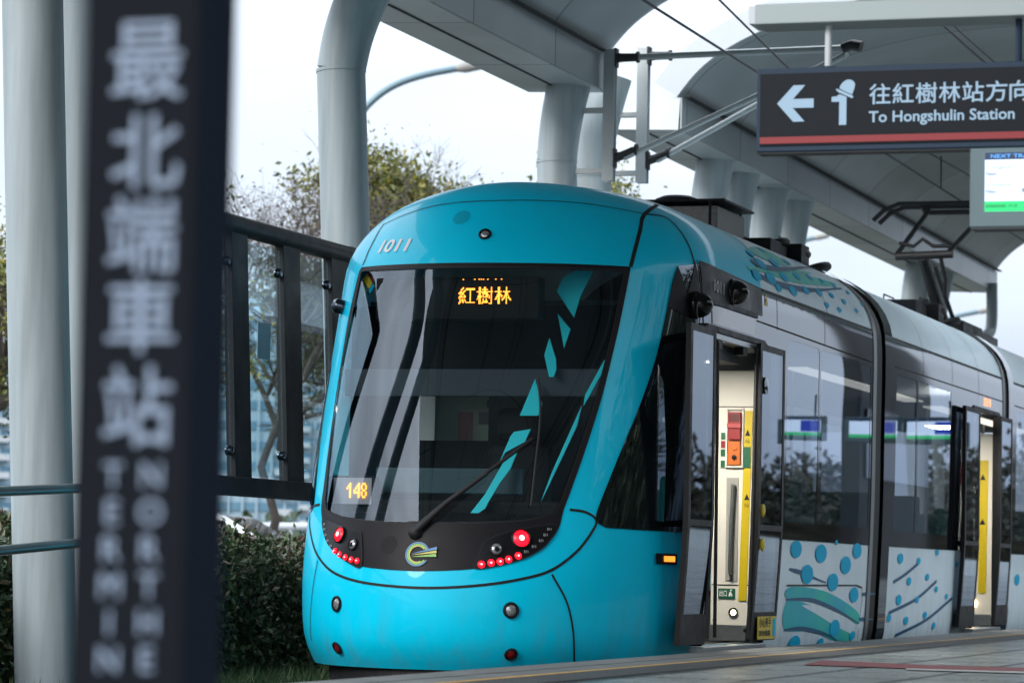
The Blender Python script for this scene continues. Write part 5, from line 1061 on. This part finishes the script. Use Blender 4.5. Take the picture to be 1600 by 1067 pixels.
for (a0, a1), (b0, b1) in zip(POSTY[:-1], POSTY[1:]):
    lean_bar(a1+.012, b0-.012, 1.13, 2.80, .012).build('glass_pane', CLEARG, fn)
    for y_ in (b0-.03, ):
        for z_ in (1.30, 2.63):
            m_ = Matrix.Translation((fl(z_)+.008, y_-.02, z_)) @ Matrix.Rotation(R_(90), 4, 'Y'); MB().lathe([(.035, -.02), (.035, .015), (.024, .028), (0, .03)], m_, 14).build('glass_clamp', BLACKG, fn, smooth=40)
MB().bx(fl(2.1)+.012, fl(2.1)+.016, 21.12, 21.36, 1.98, 2.24).build('notice', mat('notice_blue', (.42, .56, .62), .5), fn)
# handrail by the ramp end
hr = thing('handrail', 'low grey two bar handrail in front of the thick column by the hedge', 'railing', (-1.75, 16.5, -.36))
HRM = mat('handrail_grey', (.16, .20, .21), .3, metal=.5)
for z0, z1 in ((.80, 1.0), (.44, .68)):
    MB().tube([(-1.75, 14.4, z0), (-1.75, 18.6, z1)], .030, 14).build('bar', HRM, hr, smooth=60)
for y_ in (14.6, 18.45): MB().tube([(-1.75, y_, -.36), (-1.75, y_, .80+.2*(y_-14.4)/4.2)], .026, 12).build('upright', HRM, hr, smooth=60)

# ------------------------------------------------------------------ leaves
def leaf_mat(name, c1, c2, c3, rough=.45):
    m = bpy.data.materials.new(name); m.use_nodes = True; t = m.node_tree; b = t.nodes['Principled BSDF']; b.inputs['Roughness'].default_value = rough
    tcn = t.nodes.new('ShaderNodeTexCoord')
    g = t.nodes.new('ShaderNodeNewGeometry'); r = t.nodes.new('ShaderNodeValToRGB'); t.links.new(g.outputs['Random Per Island'], r.inputs[0])
    e_ = r.color_ramp.elements; e_[0].color = (*c1, 1); e_[1].color = (*c3, 1); k_ = e_.new(.6); k_.color = (*c2, 1)
    t.links.new(r.outputs[0], b.inputs['Base Color']); b.inputs['Subsurface Weight'].default_value = 0
    return m
def leaves(name, pts, size, m_, parent, up=.35, rng=random, asp=.5, core=None):
    vs = []; fs = []
    for p in pts:
        n = Vector((rng.gauss(0, 1), rng.gauss(0, 1), rng.gauss(0, 1)+up)).normalized(); a = Vector((rng.gauss(0, 1), rng.gauss(0, 1), rng.gauss(0, 1)+.5)); a = (a-n*a.dot(n)).normalized(); b = n.cross(a); s_ = size*rng.uniform(.6, 1.3)
        p = Vector(p); k = len(vs)
        vs += [p, p+a*s_*.5+b*s_*asp*.5+n*s_*.08, p+a*s_, p+a*s_*.5-b*s_*asp*.5+n*s_*.08]; fs += [(k, k+1, k+2), (k, k+2, k+3)]
    mb = MB().add(vs, fs)
    if core: mb.bx(*core)
    return mb.build(name, m_, parent)
HEDGE = leaf_mat('hedge_leaf', (.026, .058, .020), (.05, .10, .034), (.11, .085, .04), .45)
hd = thing('hedge', 'dark clipped hedge behind the track, left of the tram nose', 'hedge', (-3.3, 20, -.36))
rg_ = random.Random(3)
pts = []
def htop(x, y): return .60+.07*math.sin(y*1.9+x)+.05*math.sin(y*5.3+1)+.03*math.sin(y*11+2)
while len(pts) < 42000:
    y = rg_.uniform(14.5, 27); f_ = rg_.random()
    if f_ < .55: x = -2.72+rg_.gauss(0, .07)+.04*math.sin(y*7); z = rg_.uniform(-.34, htop(x, y))
    else: x = rg_.uniform(-3.6, -2.7); z = htop(x, y)+rg_.gauss(0, .045)
    pts.append((x, y, z))
leaves('foliage', pts, .062, HEDGE, hd, rng=rg_)
TIPS = leaf_mat('hedge_tip', (.030, .058, .02), (.06, .035, .022), (.10, .04, .03), .4)
pts = []; tw = MB()
for _ in range(420):
    y = rg_.uniform(14.5, 27); x = rg_.uniform(-3.3, -2.65); h = rg_.uniform(.05, .19); z = htop(x, y)
    dx, dy = rg_.gauss(0, .02), rg_.gauss(0, .03); tw.tube([(x, y, z-.1), (x+dx, y+dy, z+h)], .003, 4, False)
    for k in range(7):
        u = k/6; pts.append((x+dx*u, y+dy*u, z+h*u-.02))
leaves('shoot_leaves', pts, .055, TIPS, hd, up=.1, rng=rg_); tw.build('shoots', mat('twig', (.05, .035, .02), .7), hd)
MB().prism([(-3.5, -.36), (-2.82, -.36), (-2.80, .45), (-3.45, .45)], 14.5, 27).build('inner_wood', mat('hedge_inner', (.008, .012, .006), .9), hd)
# rough grass along the track
GRASS = leaf_mat('grass_blade', (.022, .05, .014), (.04, .09, .022), (.09, .12, .05), .6)
vs = []; fs = []
for _ in range(15000):
    x = rg_.uniform(-2.75, -1.30); y = rg_.uniform(15, 25); h = rg_.uniform(.03, .16)*(1.2 if rg_.random() < .2 else .8); a = rg_.uniform(0, 6.28); l_ = rg_.gauss(0, .05); k = len(vs)
    c, s_ = math.cos(a)*.006, math.sin(a)*.006
    vs += [(x-c, y-s_, -.36), (x+c, y+s_, -.36), (x+l_, y+rg_.gauss(0, .05), -.36+h)]; fs.append((k, k+1, k+2))
tag(MB().add(vs, fs).build('grass', GRASS), kind='stuff')

# ------------------------------------------------------------------ trees
BARK = mat('bark', (.085, .07, .06), .85, var=.3, scale=8)
def tree(name, label, base, H, spread, seed, leafm=None, nleaf=0, lsize=.12, depth=5, trunk=.18, group='trees behind the track', lean=0., bark=BARK, leafspread=.35, lowest=.28, toprank=1):
    rg = random.Random(seed); t = thing(name, label, 'tree', base, group); B = Vector(base); tr = MB(); br = MB(); tips = []
    th = H*lowest; pts_ = [B]; 
    for i in range(1, 5): pts_.append(B+Vector((lean*th*i/4+rg.gauss(0, .04)*th, rg.gauss(0, .04)*th, th*i/4)))
    tr.tube(pts_, [trunk*(1-.08*i) for i in range(5)], 10)
    def grow(p, d, l_, r, k):
        q = [p]; dd = d.copy()
        for i in range(3):
            dd = (dd+Vector((rg.gauss(0, .16), rg.gauss(0, .16), rg.gauss(0, .12)+.03))).normalized(); q.append(q[-1]+dd*l_/3)
        br.tube(q, [r, r*.88, r*.76, r*.66], 6 if k > 1 else 4, False)
        if k <= 2: tips.extend([q[1], q[2], q[3]])
        if k == 0: return
        for _ in range(3 if k > 1 else 4):
            a = Vector((rg.gauss(0, 1), rg.gauss(0, 1), rg.gauss(0, .6)+.15)).normalized(); nd = (dd*.75+a*.75).normalized(); nd.z = max(nd.z, -.25)
            grow(q[rg.choice((1, 2, 3, 3))], nd, l_*rg.uniform(.62, .82), r*.62, k-1)
    top_ = pts_[-1]
    for i in range(5):
        a = 2*math.pi*i/5+rg.uniform(-.4, .4); d = Vector((math.cos(a)*spread, math.sin(a)*spread, rg.uniform(.55, 1.1))).normalized(); grow(top_-Vector((0, 0, rg.uniform(0, .25)*th)), d, H*.30, trunk*.6, depth-1)
    zm = max(p.z for p in tips); kz = (H-.1)/(zm-B.z)
    def sc(mb): mb.v = [tuple(B+(Vector(p)-B)*kz) for p in mb.v]; return mb
    tips = [B+(p-B)*kz for p in tips]
    sc(tr).build('trunk', bark, t, smooth=60); sc(br).build('branches', bark, t)
    if leafm:
        pl_ = []; cl = [max((rg.choice(tips) for _ in range(toprank)), key=lambda q: q.z) for _ in range(max(1, nleaf//60))]
        for _ in range(nleaf):
            p = rg.choice(cl); pl_.append((p.x+rg.gauss(0, leafspread), p.y+rg.gauss(0, leafspread), p.z+rg.gauss(0, leafspread*.6)))
        leaves('crown', pl_, lsize, leafm, t, rng=rg)
    return t
LEAFY = leaf_mat('tree_leaf', (.075, .10, .022), (.13, .15, .025), (.30, .24, .03), .5)
RUST = leaf_mat('rusty_leaf', (.05, .038, .036), (.075, .05, .045), (.10, .065, .05), .6)
def gz(v, z=-.36): return (v.x, v.y, z)
tree('bare_tree', 'bare brownish tree behind the glass screen, seen between post and bent column', gz(far(425, 700, 46)), 7.5, .6, 11, RUST, 2600, .07, 7, .10, lowest=.52, toprank=2, leafspread=.4)
tree('leafy_tree', 'yellow green leafy tree rising above the tram nose, right of the bent column', gz(far(690, 700, 50)), 7.35, .6, 5, LEAFY, 80000, .105, 6, .20, leafspread=.27, toprank=3)
tree('leafy_tree', 'yellow green tree at the far left edge beyond the thick column', gz(far(-150, 700, 40)), 6.2, .6, 31, LEAFY, 22000, .09, 5, .16, leafspread=.25)
# far planting: one mass
FARL = leaf_mat('far_leaf', (.03, .055, .03), (.05, .08, .04), (.09, .10, .06), .7)
pts = []
for px0, px1, d_, h_ in ((-250, 900, 120, 2.6), (-300, 900, 95, 1.5)):
    for _ in range(5200):
        p = far(rg_.uniform(px0, px1), 700, d_*rg_.uniform(.95, 1.1)); pts.append((p.x, p.y, -.36+h_*rg_.random()**.7*(.7+.3*math.sin(p.x*1.3))))
tag(leaves('far_vegetation', pts, .55, FARL, None, rng=rg_), kind='stuff')
pts = []
for _ in range(9000):
    y = rg_.uniform(30, 190); x = 26+y*.16+rg_.uniform(0, 6); pts.append((x, y, -.3+rg_.random()**.8*(3.2+1.2*math.sin(y*.35)+.7*math.sin(y*1.7))))
DARKL = leaf_mat('dark_leaf', (.012, .016, .010), (.022, .026, .016), (.05, .045, .03), .7)
pd = []
for _ in range(16000):
    x = rg_.uniform(10, 64); pd.append((x, rg_.uniform(108, 122), rg_.random()**.7*(4.4+.5*math.sin(x*.5)+.4*math.sin(x*1.9)+.3*math.sin(x*5))))
tag(leaves('far_vegetation', pd, .5, DARKL, None, rng=rg_, core=(9, 66, 122, 124, -.3, 3.7)), kind='stuff')
for _ in range(9000):
    y = rg_.uniform(-6, 42); x = 19+rg_.uniform(0, 5); pts.append((x, y, rg_.random()**.8*(10.5+1.0*math.sin(y*.9)+.7*math.sin(y*2.7))))
tag(leaves('far_vegetation', pts, .8, FARL, None, rng=rg_, core=(23, 25, -6, 42, -.3, 8.8)), kind='stuff')

# ------------------------------------------------------------------ buildings
BLDB = mat('tower_blue', (.34, .46, .54), .6, var=.08, scale=.1); BLDW = mat('tower_pale', (.46, .50, .54), .6, var=.05, scale=.2); WINB = mat('window_blue', (.12, .24, .33), .3); BLDG = mat('tower_grey', (.38, .44, .49), .6, var=.05)
def tower(name, label, c, w_, dpt, H, storeys, wall, bays, balc=None):
    t = thing(name, label, 'building', (c.x, c.y, -.36), 'towers beyond the trees'); rot = Matrix.Rotation(math.atan2(c.x-CAMP.x, c.y-CAMP.y)*-1+.12, 3, 'Z'); O = Vector((c.x, c.y, -.36))
    def B(cx, cy, cz, sx, sy, sz): return MB().box(O+rot @ Vector((cx, cy, cz)), (sx, sy, sz), rot)
    B(0, dpt/2, H/2, w_, dpt, H).build('wall', wall, t)
    sh = H/storeys
    for k in range(storeys):
        B(0, -.04, sh*(k+.55), w_*.94, .08, sh*.42).build('window_row', WINB, t)
        if balc: B(w_*balc, -.45, sh*(k+.28), w_*.20, .9, sh*.34).build('balcony', BLDW, t)
    for k in range(bays+1): B(-w_/2+w_*k/bays, -.12, H/2, w_*.025, .16, H).build('pier', wall, t)
    B(0, dpt/2, H+.5, w_*.5, dpt*.5, 1.6).build('roof_house', wall, t)
    return t
tower('apartment_tower', 'blue apartment tower with white balconies seen through the glass screen', far(398, 870, 165), 4.4, 6, 13.6, 13, BLDB, 6, .30)
tower('apartment_tower', 'pale grey tower at the right side of the glass screen, beside the tram', far(487, 870, 240), 4.2, 6, 17.5, 15, BLDG, 4, -.2)
tower('apartment_tower', 'blue striped tower at the far left edge beyond the thick column', far(-22, 870, 200), 6, 6, 12.4, 11, BLDB, 5, .1)
tower('apartment_tower', 'low pale block far behind, between the blue tower and the grey tower', far(440, 870, 260), 5.5, 6, 8.5, 7, BLDW, 5)
# ------------------------------------------------------------------ cars parked behind the hedge
CARW = mat('car_white', (.62, .66, .72), .2, coat=1.0); CARS = mat('car_silver', (.42, .45, .50), .25, metal=.4, coat=1.0); CARG = mat('car_glass', (.012, .016, .02), .05, ior=1.7); TYRE = mat('tyre', (.012, .012, .012), .8)
def car(base, ang, paint, label):
    t = thing('parked_car', label, 'car', base, 'cars parked behind the hedge'); O = Vector(base); rot = Matrix.Rotation(ang, 3, 'Z')
    def tr(mb): mb.v = [tuple(O+rot @ Vector(p)) for p in mb.v]; return mb
    lowr = [(-2.15, .35), (-2.2, .62), (-2.1, .85), (-1.2, .98), (.9, .98), (1.9, .92), (2.2, .75), (2.2, .35)]
    tr(MB().prism([(a, b) for a, b in lowr], -.88, .88)).build('body', paint, t, bevel=.08)
    cab_ = [(-1.25, .97), (-.45, 1.42), (.2, 1.50), (1.0, 1.46), (1.75, .95)]
    mb = MB(); vs = [(a, -.82+(.16*(b-.97)/.5), b) for a, b in cab_]+[(a, .82-(.16*(b-.97)/.5), b) for a, b in cab_]; n = 5
    mb.add(vs, [tuple(range(n)), tuple(range(2*n-1, n-1, -1))]+[(i, i+1, n+i+1, n+i) for i in range(n-1)]); tr(mb).build('roof', paint, t, bevel=.05)
    for sg_ in (-1, 1):
        tr(MB().add([(-1.02, sg_*.80, 1.02), (-.42, sg_*.705, 1.36), (.25, sg_*.69, 1.41), (.25, sg_*.80, 1.02)], [(0, 1, 2, 3)])).build('side_glass', CARG, t)
        tr(MB().add([(.33, sg_*.80, 1.02), (.33, sg_*.69, 1.41), (.95, sg_*.70, 1.38), (1.45, sg_*.80, 1.02)], [(0, 1, 2, 3)])).build('side_glass', CARG, t)
    tr(MB().add([(-1.20, -.74, 1.02), (-1.20, .74, 1.02), (-.52, .62, 1.40), (-.52, -.62, 1.40)], [(0, 1, 2, 3)])).build('windscreen', CARG, t)
    for x_ in (-1.35, 1.35):
        for y_ in (-.80, .80):
            m_ = Matrix.Translation(O+rot @ Vector((x_, y_, .32))) @ rot.to_4x4() @ Matrix.Rotation(R_(90), 4, 'X'); MB().lathe([(.0, -.10), (.31, -.10), (.32, 0), (.31, .10), (0, .10)], m_, 20).build('wheel', TYRE, t, smooth=40)
    for y_ in (-.62, .62): tr(MB().box((-2.16, y_, .72), (.10, .32, .12))).build('headlight', LENS, t)
    return t
def gcar(px, d): v = far(px, 850, d); return (v.x, v.y, -.33)
car(gcar(315, 40), R_(188), CARW, 'white car behind the hedge, its sloping nose showing right of the post')
car(gcar(560, 54), R_(0), CARW, 'white car just showing above the hedge beside the tram nose')
# guard rail and far lamps
gr = thing('guard_rail', 'pale guard rail along the road beyond the hedge', 'guard rail', (far(440, 822, 80).x, far(440, 822, 80).y, -.36))
a = far(330, 822, 82); b = far(640, 823, 82)
MB().tube([a, b], .10, 8).build('rail', BLDW, gr)
for k in range(6):
    p = a.lerp(b, k/5); MB().tube([(p.x, p.y, -.36), p], .06, 8).build('rail_post', BLDW, gr)
LAMPM = mat('lamp_steel', (.16, .24, .28), .4, metal=.3)
def street_lamp(pts, d, label, r=.075):
    P = [far(x, y, d) for x, y in smooth(pts, 5)]
    t = thing('street_lamp', label, 'street lamp', (P[0].x, P[0].y, -.36), 'street lamps beyond the station')
    MB().tube([(P[0].x, P[0].y, -.36)]+[P[0]*.0+Vector((P[0].x, P[0].y, P[0].z*.5))]+P, [r*1.4, r*1.2]+[r]*len(P), 12).build('pole', LAMPM, t, smooth=60)
    q = P[-1]; dr = (P[-1]-P[-3]).normalized(); MB().tube([q-dr*.1, q+dr*.15, q+dr*.55, q+dr*.68], [.06, .13, .12, .04], 12).build('lamp_head', mat('lamp_head', (.30, .30, .28), .4), t, smooth=60)
    return t
street_lamp([(553, 240), (562, 185), (585, 155), (620, 132), (665, 117), (716, 107)], 68, 'curved arm street lamp standing behind the bent column, above the leafy tree')
street_lamp([(1224, 440), (1226, 410), (1236, 390), (1258, 376), (1272, 372)], 130, 'distant street lamp arm between the paired columns and the canopy edge', .10)
street_lamp([(1458, 560), (1460, 520), (1470, 503), (1495, 494), (1528, 487)], 130, 'distant street lamp arm above the rear roof, right of the pantograph', .10)

# ------------------------------------------------------------------ tidy up: helper text, tram base
bpy.data.objects.remove(_fo)
base = Vector((0, 18.72, -.29)); tram.location = base
for ch in tram.children: ch.matrix_parent_inverse = Matrix.Translation(-base)
